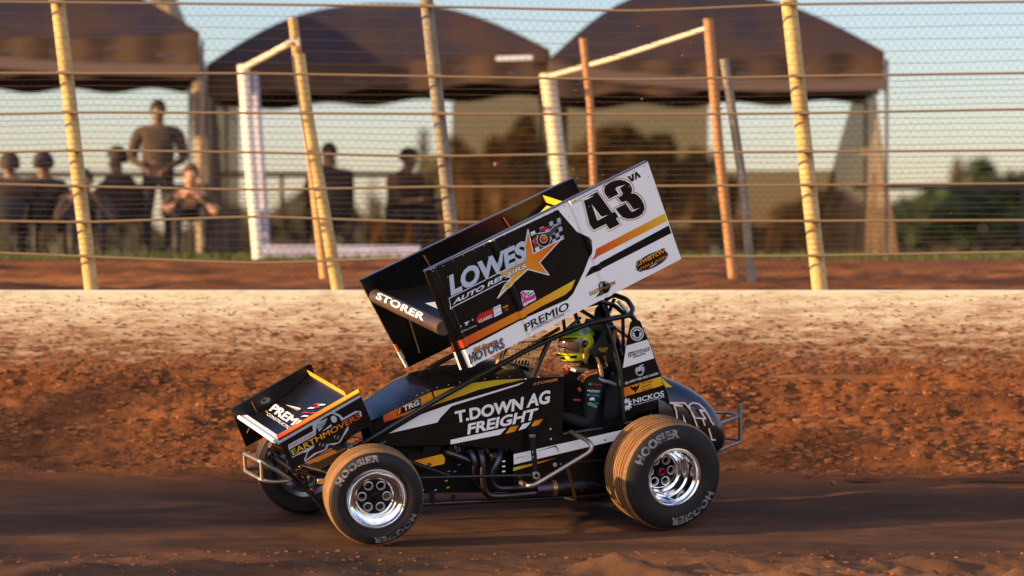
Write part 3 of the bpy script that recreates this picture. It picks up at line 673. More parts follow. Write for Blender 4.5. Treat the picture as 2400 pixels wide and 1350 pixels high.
# crumbly loose clods on the berm and along the rough edge of the track
mb = MB(); CLM = mat('loose_clay', (0.36, 0.125, 0.035), 0.95, rgb2=(0.10, 0.035, 0.012), vs=7)
rg = random.Random(31)
oct_ = [(x, y, z) for x in (-.7, .7) for y in (-.7, .7) for z in (-.7, .7)]; of_ = [(0, 1, 3, 2), (4, 6, 7, 5), (0, 4, 5, 1), (2, 3, 7, 6), (0, 2, 6, 4), (1, 5, 7, 3)]
NP = 15000
xs = rng.uniform(-5.2, 5.2, NP); ys = 2.0 + 1.6 * rng.random(NP) ** .8; zs = berm_z(xs, ys)
for x, y, z in zip(xs, ys, zs):
    r = .004 + .018 * rg.random() ** 4
    q = [Vector((a * r * rg.uniform(1.0, 3.2), b * r * rg.uniform(.6, 1.2), c * r * rg.uniform(.5, 1.0))) + Vector((x, y, z + r * .3)) for a, b, c in oct_]
    mb.mesh(q, of_, CLM)
tag(mb.build('loose_clods', sharp=0), kind='stuff', label='crumbly loose clods of red clay lying on the dirt berm', cat='clods')
mb = MB()
NP = 9000                                       # clay flung on to the wall, thinning out upwards
for k in range(NP):
    h = rg.random() ** 2.3; x = rg.uniform(-5.2, 5.2); z = .90 + .64 * h; r = (.004 + .013 * rg.random() ** 3) * (1.15 - h * .75)
    q = [Vector((a * r * rg.uniform(.9, 2.6), b * r * rg.uniform(.3, .7), c * r * rg.uniform(.5, 1.0))) + Vector((x, WALLY - r * .2, z)) for a, b, c in oct_]
    mb.mesh(q, of_, CLM)
tag(mb.build('mud_spatter', sharp=0), kind='stuff', label='blobs of red clay stuck on the pale wall, denser towards its foot', cat='mud')
mb = MB()
NP = 5000
xs = rng.uniform(-4.2, 4.6, NP); ys = -1.3 - 4.2 * rng.random(NP); zs = track_z(xs, ys)
for x, y, z in zip(xs, ys, zs):
    r = .003 + .010 * rg.random() ** 4
    q = [Vector((a * r * rg.uniform(.7, 2.2), b * r * rg.uniform(.6, 1.2), c * r * rg.uniform(.5, 1.0))) + Vector((x, y, z + r * .2)) for a, b, c in oct_]
    mb.mesh(q, of_, CLM)
tag(mb.build('track_marbles', sharp=0), kind='stuff', label='loose crumbs of clay scattered on the near part of the track', cat='clods')
# ================================================================ PEOPLE
def skin_mesh(nodes, edges, root, level=2):
    me = bpy.data.meshes.new('s'); me.from_pydata([n[0] for n in nodes], edges, []); me.update()
    o = bpy.data.objects.new('s', me); col.objects.link(o)
    sk = o.modifiers.new('skin', 'SKIN'); sk.use_smooth_shade = True
    for i, n in enumerate(nodes):
        r = n[1]; me.skin_vertices[0].data[i].radius = (r, r) if not isinstance(r, tuple) else r
    me.skin_vertices[0].data[root].use_root = True
    sb = o.modifiers.new('sub', 'SUBSURF'); sb.levels = level; sb.render_levels = level
    dg = bpy.context.evaluated_depsgraph_get(); m2 = bpy.data.meshes.new_from_object(o.evaluated_get(dg), depsgraph=dg)
    bpy.data.objects.remove(o); bpy.data.meshes.remove(me); return m2
def human(J, cloth, label, group=None, hairc=(0.03, 0.02, 0.015), skin=(0.15, 0.075, 0.04), cap=None, bare_arms=True, short=False, trouser=(0.02, 0.02, 0.025), gloves=None, name_m='x', face=None, hood=False, bulk=1.0, neck_reg=0):
    """J: joints in world coordinates (pelvis, chest, neck, head, shoulders, elbows, wrists, hips, knees, ankles); face = facing direction."""
    N = []; E = []; idx = {}
    def add(k, p, r, par=None):
        idx[k] = len(N); N.append((Vector(p), r))
        if par is not None: E.append((idx[par], idx[k]))
    f = Vector(face).normalized(); up = Vector((0, 0, 1)); side = f.cross(up).normalized()
    B = bulk
    add('pel', J['pel'], (.155 * B, .125 * B)); add('belly', Vector(J['pel']).lerp(J['chest'], .5), (.155 * B, .125 * B), 'pel')
    add('chest', J['chest'], (.18 * B, .13 * B), 'belly'); add('nb', Vector(J['chest']).lerp(J['neck'], .66), (.135 * B, .10), 'chest'); add('neck', J['neck'], .060, 'nb')
    hd = Vector(J['head']); add('jaw', hd - up * .065 + f * .012, (.068, .078), 'neck'); add('skull', hd + up * .02, (.08, .095), 'jaw'); add('crown', hd + up * .085 - f * .005, (.062, .075), 'skull')
    for s, k in ((1, 'l'), (-1, 'r')):
        add('sh' + k, J['sh' + k], .078 * B, 'nb'); add('ua' + k, Vector(J['sh' + k]).lerp(J['el' + k], .5), .062 * B, 'sh' + k)
        add('el' + k, J['el' + k], .048 * B, 'ua' + k); add('fa' + k, Vector(J['el' + k]).lerp(J['wr' + k], .4), .041, 'el' + k); add('wr' + k, J['wr' + k], .029, 'fa' + k)
        hdir = (Vector(J['wr' + k]) - Vector(J['el' + k])).normalized()
        if 'hd' + k in J: hdir = Vector(J['hd' + k]).normalized()
        wr = Vector(J['wr' + k]); palm = wr + hdir * .07; add('pa' + k, palm, (.038, .02), 'wr' + k)
        lat = hdir.cross(up); lat = lat.normalized() if lat.length > .1 else side.copy(); curl = hdir.cross(lat).normalized()
        if curl.z > 0: curl = -curl
        for i, ln in enumerate((.030, .036, .033, .025)):
            o = lat * (i - 1.5) * .021; a = palm + o + hdir * .03; add(f'f{i}a{k}', a, .0105, 'pa' + k)
            add(f'f{i}b{k}', a + hdir * ln + curl * ln * .35, .0095, f'f{i}a{k}'); add(f'f{i}c{k}', a + hdir * ln * 1.35 + curl * ln * 1.15, .0085, f'f{i}b{k}')
        tb = wr + hdir * .03 - lat * .034; add('ta' + k, tb, .012, 'pa' + k); add('tb' + k, tb - lat * .018 + hdir * .03 + curl * .012, .0105, 'ta' + k)
        add('hp' + k, J['hp' + k], .10, 'pel'); add('th' + k, Vector(J['hp' + k]).lerp(J['kn' + k], .5), .085, 'hp' + k)
        add('kn' + k, J['kn' + k], .062, 'th' + k); add('sn' + k, Vector(J['kn' + k]).lerp(J['an' + k], .4), .06, 'kn' + k); add('an' + k, J['an' + k], .042, 'sn' + k)
        ft = Vector(J['an' + k]) + f * .15 - up * .05; add('to' + k, ft, (.045, .03), 'an' + k)
    me = skin_mesh(N, E, 0)
    sm = mat('skin_tone_' + name_m, skin, .55); cm = mat('cloth_' + name_m, cloth, .85, var=.2, vs=12); tm = mat('trousers_' + name_m, trouser, .9); bm = mat('shoe_leather', (.02, .015, .012), .6)
    gm = mat('glove_fabric', gloves, .8) if gloves else sm
    me.materials.clear()
    for m in (sm, cm, tm, bm, gm): me.materials.append(m)
    reg = {}
    for k in idx:
        b = k.rstrip('lr') if k[-1] in 'lr' and k not in ('pel',) else k
        if k in ('jaw', 'skull', 'crown'): reg[idx[k]] = 0
        elif k == 'neck': reg[idx[k]] = neck_reg
        elif b in ('fa', 'wr') : reg[idx[k]] = 0 if bare_arms else 1
        elif b == 'el': reg[idx[k]] = 0 if short else 1
        elif b == 'pa' or b.startswith('f') and b[1:2].isdigit() or b in ('ta', 'tb') or (k[0] == 'f' and k[1].isdigit()) or k[:2] in ('ta', 'tb'): reg[idx[k]] = 4
        elif k[:2] in ('hp', 'th', 'kn', 'sn') or k == 'pel': reg[idx[k]] = 2
        elif k[:2] in ('an', 'to'): reg[idx[k]] = 3
        else: reg[idx[k]] = 1
    pos = np.array([tuple(n[0]) for n in N]); c = np.array([tuple(p.center) for p in me.polygons])
    near = np.argmin(((c[:, None, :] - pos[None]) ** 2).sum(-1), 1)
    me.polygons.foreach_set('material_index', [reg[int(i)] for i in near]); me.polygons.foreach_set('use_smooth', [True] * len(c))
    o = bpy.data.objects.new('person', me); col.objects.link(o)
    base = Vector((J['pel'][0], J['pel'][1], min(J['anl'][2], J['anr'][2]) - .08)); me.transform(Matrix.Translation(-base)); o.location = base
    tag(o, label, 'person', group)
    hm = mat('hair_' + name_m, hairc, .8)
    Mh = Matrix.Translation(hd - base) @ Matrix((( side.x, f.x, 0, 0), (side.y, f.y, 0, 0), (0, 0, 1, 0), (0, 0, 0, 1)))
    mb = MB()
    def hf(u, v):
        th = u * 2 * math.pi; ph = v * math.pi * .62; fr = math.sin(th) * math.sin(ph)
        k = 1.0; x, y, z = .094 * math.sin(ph) * math.cos(th), .112 * math.sin(ph) * math.sin(th) - .012, .118 * math.cos(ph) + .03
        if fr > .35 and z < .07: y = min(y, .07)
        if fr > .35 and z < .06: z = .06 + (z - .06) * .2
        if hood: x *= 1.3; y *= 1.2; z = z * 1.25 
        return Mh @ Vector((x, y, z))
    mb.grid(hf, 28, 14, hm); mb.build('hood' if hood else 'hair', o, 0)
    for s in (-1, 1):                           # face: eyes, ears, nose, mouth
        mb = MB()
        mb.lathe([(-.012, .001), (-.006, .011), (.004, .013), (.012, .001)], DWHITE, Mh @ Matrix.Translation((s * .031, .083, .0)), 10)
        mb.lathe([(.004, .0005), (.0135, .006), (.0145, .0005)], DARK, Mh @ Matrix.Translation((s * .031, .083, .0)), 10); mb.build('eye', o); mb = MB()
        mb.tube([Mh @ Vector((s * .083, -.005, .022)), Mh @ Vector((s * .093, -.012, .0)), Mh @ Vector((s * .084, 0, -.03))], .009, sm, 6, .02); mb.build('ear', o)
    mb = MB()
    mb.tube([Mh @ Vector((0, .085, .012)), Mh @ Vector((0, .108, -.022)), Mh @ Vector((0, .09, -.032))], .011, sm, 8, .02); mb.build('nose', o); mb = MB()
    mb.tube([Mh @ Vector((-.024, .088, -.055)), Mh @ Vector((0, .096, -.053)), Mh @ Vector((.024, .088, -.055))], .005, mat('lips', (.3, .1, .08), .5), 6, .02)
    mb.build('mouth', o)
    if cap:
        mb = MB(); km = mat('cap_' + name_m, cap, .8)
        mb.grid(lambda u, v: Mh @ Vector((.1 * math.sin(v * 1.5) * math.cos(u * 6.2832), .115 * math.sin(v * 1.5) * math.sin(u * 6.2832), .045 + .105 * math.cos(v * 1.5))), 24, 8, km)
        mb.grid(lambda u, v: Mh @ Vector(((u - .5) * .15, .095 + .09 * v * (1 - (2 * u - 1) ** 2 * .4), .05 - .015 * v)), 8, 4, km); mb.build('cap', o, 0)
    return o
def sitting(px, headpy, Y, face, fwd=.0, arms='knees', hs=None):
    s = FPX / (Y + 22.2); x = gx(px, Y); hz = at(px, headpy, Y).z; f = Vector(face).normalized(); up = Vector((0, 0, 1)); side = f.cross(up)
    H = Vector((x, Y, hz)); J = {'head': H}; J['neck'] = H - up * .15 - f * (.03 + fwd * .1); J['chest'] = J['neck'] - up * .22 - f * (.02 + fwd * .3)
    J['pel'] = Vector((J['chest'].x, J['chest'].y, 0)) - f * (.05 + fwd * .3); J['pel'].z = 1.835 + .52
    for q, k in ((1, 'l'), (-1, 'r')):
        J['sh' + k] = J['neck'] - up * .10 - side * q * .22; J['hp' + k] = J['pel'] - side * q * .09 - up * .02
        J['kn' + k] = J['hp' + k] + f * .42 - side * q * .07 + up * .03; J['an' + k] = Vector((J['kn' + k].x, J['kn' + k].y, 1.835 + .09)) + f * .04
        J['el' + k] = J['sh' + k] - up * .27 + f * .08 - side * q * .08
        if arms == 'knees': J['el' + k] = J['sh' + k] - up * .20 + f * .20 - side * q * .10; J['wr' + k] = J['kn' + k] + up * .12 + side * q * .04 - f * .02
        elif arms == 'table': J['wr' + k] = J['el' + k] + f * .22 + side * q * .10 + up * .03
        else: J['wr' + k] = J['el' + k] + f * .2 + side * q * .14
    return J
FC = (0.12, -1, 0)
def people():
    Y = 14.0; x = gx(371, Y); hz = at(371, 262, Y).z; up = Vector((0, 0, 1)); J = {'head': Vector((x, Y, hz)), 'neck': Vector((x, Y, hz - .16)), 'chest': Vector((x, Y, hz - .40)), 'pel': Vector((x, Y, hz - .72))}
    for q, k in ((1, 'l'), (-1, 'r')):
        J['sh' + k] = Vector((x + q * .235, Y, hz - .25)); J['el' + k] = Vector((x + q * .30, Y - .02, hz - .54)); J['wr' + k] = Vector((x + q * .12, Y - .22, hz - .66))
        J['hp' + k] = Vector((x + q * .10, Y, hz - .79)); J['kn' + k] = Vector((x + q * .12, Y - .02, 1.835 + .50)); J['an' + k] = Vector((x + q * .13, Y + .02, 1.835 + .09))
    human(J, (.055, .033, .018), 'standing man in a brown shirt under the left marquee', 'spectators behind the fence', face=(.2, -1, 0), name_m='standing', bare_arms=False, bulk=1.25)
    human(sitting(448, 412, 13.4, (.1, -1, 0), .35), (.06, .04, .018), 'seated person in a brown top facing the track, forearms on knees', 'spectators behind the fence', face=(.1, -1, 0), hairc=(.10, .05, .03), name_m='seated_front', short=True, skin=(.5, .24, .13))
    human(sitting(272, 378, 14.2, (-.9, .3, 0), .1), (.05, .028, .025), 'hooded seated person left of the standing man', 'spectators behind the fence', face=(-.9, .3, 0), hairc=(.03, .018, .015), hood=True, name_m='hooded', bare_arms=False, bulk=1.2)
    human(sitting(771, 362, 15.3, (-.5, .8, 0), .1, 'table'), (.045, .028, .022), 'bare-headed man seated under the middle marquee, back to the fence', 'spectators behind the fence', face=(-.3, -1, 0), name_m='seated_bare', bulk=1.3)
    human(sitting(958, 374, 15.3, (.8, -.5, 0), .1, 'table'), (.07, .038, .025), 'seated man in a peaked cap under the middle marquee', 'spectators behind the fence', face=(.9, -.4, 0), cap=(.03, .02, .018), name_m='seated_cap', bulk=1.3)
    human(sitting(22, 392, 13.6, (-.2, .8, 0), .3), (.05, .03, .02), 'hunched person in a dark hood at the far left edge', 'spectators behind the fence', face=(-.3, 1, 0), hairc=(.035, .022, .016), hood=True, name_m='left_edge', bare_arms=False, bulk=1.7)
    human(sitting(103, 390, 13.9, (.2, .8, 0), .3), (.045, .027, .018), 'second hunched hooded person from the left edge', 'spectators behind the fence', face=(.2, 1, 0), hairc=(.03, .02, .015), hood=True, name_m='left_second', bare_arms=False, bulk=1.5)
    human(sitting(200, 425, 13.5, (.2, -.8, 0), .3), (.05, .028, .022), 'short broad seated person just right of the left yellow post', 'spectators behind the fence', face=(.2, -1, 0), hairc=(.03, .02, .015), name_m='left_third', bare_arms=False, bulk=1.5)
people()
# ================================================================ THE SPRINT CAR
car = tag(empty('sprint_car', M=CARM), 'black winged sprint car number 43 sliding left across the dirt', 'race car')
GLO = [(0.62, 0.045, 0.01), (0.75, 0.17, 0.01), (0.80, 0.30, 0.015), (0.80, 0.52, 0.03)]
def V(*a): return Vector(a)
def mirror(p): return Vector((p.x, -p.y, p.z))

# ---------------- top wing: left sideboard with its graphics
wing_dir = (P(1516, 379, .76) - P(996, 637, .76)); wx0, wx1 = P(996, 637, .76).x, P(1516, 379, .76).x
# ribs run square to the long edge; they are pressed outwards
W0 = P(996, 637, .76); WX = (P(1516, 379, .76) - W0); WX.y = 0; WL = WX.length; WX.normalize(); WZ = Vector((WX.z, 0, -WX.x)); WH = (P(1083, 870, .76) - W0).dot(WZ)
if WH < 0: WZ = -WZ; WH = -WH
# sideboard frame: u along the top edge (front to rear), v down; ribs at fixed u, so build it in (u, v) space
class Board(Surf):
    def pt(s, q, off=0.0):
        x, y = s.px(q); p = P(x, y, .76); d = p - W0
        return Vector((d.dot(WX), .76 + off, d.dot(WZ)))
    def add(s, pts, m):
        for t in tris(pts): s.add3(t, m)
    def add3(s, pts, m):
        lo = -1e9
        for c in s.ribs['cuts'] + [1e9]:
            q = pts
            if lo > -1e8: q = clipx(q, lo, False)
            if len(q) > 2 and c < 1e8: q = clipx(q, c, True)
            if len(q) > 2: s.mb.face([W0 * 1 + WX * p.x + WZ * p.z + Vector((0, p.y - W0.y + s.ribs['f'](p.x), 0)) for p in q], m)
            lo = c
def ucoord(px, py): return (P(px, py, .76) - W0).dot(WX)
RC = [0.055, ucoord(1158, 578), ucoord(1374, 560)]
cuts = [0.022]
for c in RC: cuts += [c - .028, c - .012, c + .012, c + .028]
def ribf(u):
    f = 0.0
    for c in RC:
        d = abs(u - c); f = max(f, 0.016 * min(1, max(0, (.028 - d) / .016)))
    if u < 0.022: f = -0.02 * (0.022 - u) / .022
    return f
RIB = {'cuts': sorted(set(cuts)), 'f': ribf}
mb = MB(); S = Board(mb, .76, ribs=RIB)
outer = [(996, 637), (1516, 379), (1595, 608), (1083, 870)]
S.poly(outer, WHITE, 0)
blk = [(996, 637), (1308, 491), (1312, 497), (1352, 543), (1380, 556), (1387, 563), (1386, 590), (1368, 637), (1343, 688), (1330, 702), (1225, 748), (1125, 801), (1067, 828)]
S.poly(blk, BLACK, 1)
G1 = grad('flame_fade_wing_low', P(1063, 810, .76), P(1348, 660, .76), GLO); G2 = grad('flame_fade_wing_high', P(1388, 607, .76), P(1563, 508, .76), GLO)
S.poly([(1061, 805), (1085, 796), (1222, 734), (1348, 655), (1339, 677), (1325, 690), (1222, 741), (1130, 792), (1067, 823)], G1, 2)
S.poly([(1061, 805), (1219, 727), (1348, 655), (1339, 677), (1222, 745), (1067, 823)], G1, 2.2)
S.poly([(1387, 608), (1398, 583), (1559, 499), (1564, 517)], G2, 1)
S.poly([(1371, 650), (1384, 627), (1569, 527), (1576, 545)], DBLACK, 1)
# number 43
N = Board(mb, .76, ribs=RIB, sx=7.5, ox=1300, oy=370)
N.poly([(525, 712), (745, 597), (1008, 965), (1057, 943), (1120, 1040), (1075, 1062), (1142, 1165), (965, 1252), (898, 1160), (685, 1264), (612, 1165), (575, 1010), (512, 752), (560, 728)], DBLACK, 2)
N.poly([(650, 818), (820, 1035), (940, 1000), (748, 1102)], WHITE, 3); N.poly([(728, 940), (797, 1055), (762, 1076)], YELLOW, 4)
N.poly([(500, 712), (690, 662), (560, 735)], WHITE, 3)
three = [(950, 722), (880, 625), (868, 560), (888, 492), (950, 440), (1050, 395), (1150, 383), (1240, 403), (1305, 445), (1350, 510), (1362, 570), (1342, 625), (1400, 622), (1470, 665), (1530, 740), (1572, 830), (1577, 910), (1540, 980), (1470, 1032), (1380, 1065), (1280, 1072), (1190, 1042), (1120, 962), (1070, 895), (1245, 803), (1335, 932), (1365, 947), (1506, 872), (1387, 908), (1310, 795), (1260, 755), (1175, 780), (1110, 695), (1180, 665), (1197, 625), (1145, 530), (1246, 466), (1090, 512), (1063, 545), (1122, 635)]
N.poly(three, DBLACK, 2)
ORO = mat('decal_burnt_orange', (.5, .12, .01), .35); YEO = mat('decal_mustard', (.55, .38, .02), .35)
N.stroke([(280, 800), (400, 735), (745, 562), (1020, 938), (1050, 915), (1035, 888), (1160, 820), (1080, 700)], 11, ORO)
N.stroke([(280, 800), (480, 738), (585, 1180), (672, 1300), (885, 1192), (955, 1290), (1180, 1172), (1108, 1072), (1155, 1050)], 11, YEO)
N.stroke([(1155, 1050), (1200, 1078), (1290, 1095), (1400, 1085), (1510, 1040), (1590, 960), (1608, 850), (1580, 760), (1500, 650), (1440, 610), (1380, 600), (1397, 550), (1370, 470), (1300, 395), (1200, 362), (1090, 365), (950, 415), (860, 480), (838, 560), (860, 650), (935, 757), (1165, 650), (1165, 625), (1100, 535)], 11, ORO)
N.stroke([(1165, 820), (1270, 780), (1360, 920)], 16, ORO)
VAm = [(1272, 330), (1310, 312), (1352, 372), (1350, 285), (1385, 268), (1392, 400), (1352, 418)]
N.poly(VAm, DBLACK, 2); N.poly([(1412, 385), (1406, 262), (1440, 242), (1520, 330), (1482, 350), (1440, 298), (1445, 370)], DBLACK, 2)
# LOWES auto repairs
L = Board(mb, .76, ribs=RIB, sx=5.625, ox=1020, oy=500)
star = [(1220, 210), (1292, 530), (1660, 335), (1372, 648), (1498, 812), (1218, 737), (1010, 925), (820, 1118), (900, 965), (985, 845), (830, 782), (1020, 682), (1150, 640), (1195, 560), (1178, 450)]
GS = grad('flame_fade_star', P(1175, 680, .76), P(1310, 580, .76), [(0.75, 0.50, 0.03), (0.80, 0.36, 0.02), (0.78, 0.20, 0.01), (0.70, 0.10, 0.01)])
for i in range(4):                              # checks behind the star
    for j in range(7):
        if (i + j) % 2 == 0:
            x, y = 1255 + 58 * i + j * 14, 250 + 52 * j - 28 * i
            if y < 480 or i > 2: L.poly([(x, y), (x + 55, y - 26), (x + 68, y + 24), (x + 13, y + 50)], DGREY if i > 1 else DWHITE, 2)
for i in range(3):
    for j in range(5):
        if (i + j) % 2 == 0:
            x, y = 1500 + 50 * i + j * 10, 118 + 58 * j - 22 * i
            L.poly([(x, y), (x + 46, y - 22), (x + 58, y + 34), (x + 12, y + 56)], DGREY, 2)
L.poly(star, GS, 3); L.stroke(star, 13, DWHITE, 4, True)
L.disc((1428, 345), 92, 98, DWHITE, 4, 0); L.disc((1428, 345), 84, 90, DARK, 5); L.disc((1425, 335), 52, 58, DWHITE, 6); L.disc((1425, 335), 45, 50, RED, 7); L.disc((1432, 322), 20, 22, ORANGE, 8)
CHG = mat('decal_charcoal', (.05, .055, .07), .35)
L.poly([(1280, 275), (1400, 262), (1500, 240), (1560, 170), (1650, 128), (1655, 150), (1600, 190), (1575, 235), (1520, 300), (1500, 300), (1450, 262), (1390, 280), (1330, 300)], CHG, 6)
L.stroke([(1280, 275), (1400, 258), (1500, 236), (1560, 166), (1655, 124)], 8, DWHITE, 5)
for k in range(4): L.disc((1310 + 4 * k, 330 + 34 * k), 26, 17, RED, 6, -15)
L.poly([(1365, 205), (1460, 170), (1480, 205), (1385, 240)], RED, 5)
for tw, bo, ly, mm in ((0, .055, 6, DBLACK), (0, .022, 7, DGREY if False else mat('decal_ice', (.50, .56, .66), .35))):
    L.text('LOWES', (205 - bo * 60, 1085 + bo * 200), (1200 + bo * 60, 622 + bo * 100), (178 - bo * 60, 822 - bo * 200), (1180 + bo * 60, 345 - bo * 100), mm, ly, bold=.045)
L.text('AUTO REPAIRS', (222, 1212), (1205, 712), (245, 1125), (1195, 645), DBLACK, 5, bold=.06, space=.95)
L.text('AUTO REPAIRS', (225, 1205), (1200, 708), (250, 1130), (1192, 652), DWHITE, 7, bold=.03, space=.98)
L.stroke([(960, 880), (880, 905), (192, 1255), (182, 1120), (830, 790)], 11, DWHITE, 2)
# pink ribbon badge
L.poly([(1125, 1040), (1160, 1015), (1290, 1015), (1330, 1120), (1320, 1140), (1230, 1185), (1170, 1230), (1150, 1200)], DWHITE, 3)
L.stroke([(1150, 1200), (1185, 1080), (1160, 1035), (1135, 1075), (1190, 1170)], 22, PINK, 4)
for i in range(5):
    for j in range(3):
        if (i + j) % 2: L.poly([(1190 + 24 * i, 1030 + 20 * j + 4 * i), (1212 + 24 * i, 1034 + 20 * j + 4 * i), (1212 + 24 * i, 1052 + 20 * j + 4 * i), (1190 + 24 * i, 1048 + 20 * j + 4 * i)], DBLACK, 4)
L.poly([(1175, 1120), (1310, 1070), (1318, 1115), (1190, 1165)], PINK, 5)
# small sponsors, bottom left of the board
T = Board(mb, .76, ribs=RIB, sx=4.218, ox=980, oy=560)
T.poly([(570, 800), (605, 740), (735, 690), (740, 775), (600, 835)], RED, 2); T.text('CLASSIC', (598, 832), (736, 772), (594, 803), (732, 742), DWHITE, 3, .03)
T.text('2026', (610, 782), (700, 742), (606, 755), (696, 716), RED, 3, .03) if False else None
T.poly([(740, 680), (812, 645), (828, 735), (752, 775)], DWHITE, 2); T.text('JACK', (762, 748), (820, 722), (760, 736), (818, 710), RED, 3); T.text('DUNN', (752, 700), (810, 672), (750, 688), (808, 660), DBLACK, 3)
T.text('AMK', (838, 690), (892, 668), (836, 668), (890, 646), YELLOW, 2, .02); T.disc((875, 700), 26, 11, RED, 2, -22)
T.text('FLYING HORSE', (420, 925), (578, 862), (416, 912), (575, 849), DWHITE, 2); T.poly([(450, 830), (512, 808), (485, 832), (492, 856), (478, 844), (466, 864), (470, 836)], DWHITE, 2)
T.disc((420, 862), 9, 9, DGREY, 2); T.disc((538, 800), 9, 9, DGREY, 2)
T.text('PREMIO', (1058, 910), (1490, 692), (1040, 838), (1480, 616), DBLACK, 3, .03); T.text('CONSTRUCTIONS', (1122, 907), (1446, 750), (1116, 884), (1440, 726), DBLACK, 3, .01)
T.stroke([(1075, 935), (1112, 915)], 3, ORO, 3); T.stroke([(1452, 728), (1500, 703)], 3, ORO, 3)
T.text('MOTORS', (512, 1235), (856, 1072), (490, 1140), (832, 976), DBLACK, 3, .07); T.text('MOTORS', (522, 1222), (848, 1064), (502, 1150), (832, 988), DGREY, 4, .035); T.text('MOTORS', (527, 1215), (843, 1062), (510, 1155), (829, 994), DBLACK, 5, .005)
T.text('Bill Storer', (545, 1135), (785, 1010), (535, 1080), (772, 980), DBLACK, 6, .035, .35); T.text('Bill Storer', (547, 1132), (783, 1008), (537, 1082), (772, 983), ORANGE, 7, .008, .35)
# LEWISTON HAULAGE and EARTHMOVERS
K = Board(mb, .76, ribs=RIB, sx=7.5, ox=1380, oy=540)
NAVY = mat('decal_navy', (.02, .025, .045), .35)
K.disc((1108, 530), 310, 125, NAVY, 2, -26); K.poly([(835, 545), (1325, 300), (1345, 440), (1330, 490), (905, 730), (830, 690)], DBLACK, 3)
for q in ((840, 668), (893, 690), (1372, 392), (1350, 458)): K.disc(q, 12, 12, DGREY, 4)
K.text('LEWISTON', (845, 635), (1325, 392), (836, 552), (1310, 312), grad('fade_lewiston', P(1492, 620, .76), P(1556, 585, .76), [(.7, .15, .01), (.8, .45, .05), (.75, .2, .02)]), 5, .03, .1)
K.text('HAULAGE', (912, 692), (1335, 490), (905, 642), (1328, 440), ORANGE, 5, .012)
K.poly([(1075, 640), (1190, 570), (1195, 580), (1075, 655)], DWHITE, 4)
K.poly([(165, 950), (205, 895), (280, 880), (345, 920), (390, 990), (320, 1080), (220, 1135), (115, 1180), (190, 1080)], DBLACK, 2); K.disc((222, 1095), 34, 42, CHG, 3); K.disc((298, 1050), 34, 38, DBLACK, 3); K.poly([(185, 945), (225, 905), (232, 985), (200, 1010)], DGREY, 3); K.disc((290, 905), 24, 28, DGREY, 3)
K.text('EARTHMOVERS', (20, 1150), (465, 935), (6, 1095), (455, 878), DBLACK, 4, .05); K.text('EARTHMOVERS', (24, 1144), (460, 930), (12, 1100), (453, 885), grad('fade_earth_small', P(1384, 690, .76), P(1441, 660, .76), [(.7, .5, .03), (.75, .25, .02), (.55, .06, .01)]), 5, .015)
K.text('PORTLAND', (12, 1088), (160, 1015), (8, 1074), (156, 1001), ORO, 3)
# rivets round the edge
for k in range(22):
    u = .05 + k * (WL - .08) / 21
    for v in (.018, .10 if k % 2 else .018):
        p = W0 + WX * u + WZ * v; mb.lathe([(0, .0045), (.003, .0035), (.004, 0)], ALLOY, Matrix.Translation((p.x, .762 + ribf(u) + .003, p.z)), 8)
side_l = mb.build('sideboard', car, 25); side_l['label'] = 'white and black left sideboard with the number 43'
mb = MB()                                       # folded lips, back face and stays
def bd(u, v, y): p = W0 + WX * u + WZ * v; return Vector((p.x, y, p.z))
cn4 = [P(*q, .757) for q in ((996, 637), (1516, 379), (1595, 608), (1083, 870))]; mb.prism([cn4[0] + WX * .004, cn4[1] - WX * .004, cn4[2] - WX * .004, cn4[3] + WX * .004], (0, -.012, 0), BLACK)
LIP = mat('bare_lip_paint', (.10, .11, .16), .25, metal=.5)
mb.prism([bd(-.002, -.006, .766), bd(WL, -.006, .766), bd(WL, -.006, .725), bd(-.002, -.006, .725)], WZ * .006, LIP)
mb.prism([P(1516, 379, .762), P(1595, 608, .762), P(1595, 608, .762) - V(0, .03, 0), P(1516, 379, .762) - V(0, .03, 0)], WX * .006, WHITE)
mb.build('sideboard_lip', side_l, 25)
# right sideboard hangs lower
Fu0 = P(845, 656, -.76); FX = P(1340, 418, -.76) - Fu0; FX.y = 0; FL = FX.length; FX.normalize(); FZ = P(955, 862, -.76) - Fu0; FZ.y = 0; FH = FZ.length; FZ.normalize()
def fb(u, v, y): p = Fu0 + FX * u + FZ * v; return Vector((p.x, y, p.z))
mb = MB(); mb.prism([fb(0, 0, -.76), fb(FL, 0, -.76), fb(FL, FH, -.76), fb(0, FH, -.76)], (0, -.012, 0), BLACK)
mb.prism([fb(0, -.006, -.74), fb(FL, -.006, -.74), fb(FL, -.006, -.775), fb(0, -.006, -.775)], FZ * .006, LIP)
mb.prism([fb(FL, 0, -.735), fb(FL, FH, -.735), fb(FL, FH, -.775), fb(FL, 0, -.775)], FX * .008, LIP)
for k in range(90):                             # chewed trailing dirt on the leading lip
    v = k / 90 * FH; mb.box(fb(0.0, v, -.765), (.014 + .008 * random.random(), .03, FH / 95), (DBLACK if k < 66 else ORANGE if k < 74 else WHITE))
mb.prism([fb(.02, FH * .80, -.757), fb(.02, FH * .90, -.757), fb(-.01, FH * .90, -.757), fb(-.01, FH * .8, -.757)], (0, .002, 0), ORANGE)
sr = mb.build('sideboard', car, 25); sr['label'] = 'black right sideboard, seen from inside, hanging lower'
BRZ = mat('bronze_strip', (.35, .2, .09), .3, metal=.8)
for (a, b_) in (((992, 598), (1012, 632)), ((1179, 510), (1199, 540)), ((957, 745), (983, 828))):
    mb = MB(); mb.tube([P(*a, -.74), P(*b_, -.74)], .006, BRZ, 6, 0); mb.build('stiffener_strip', sr)

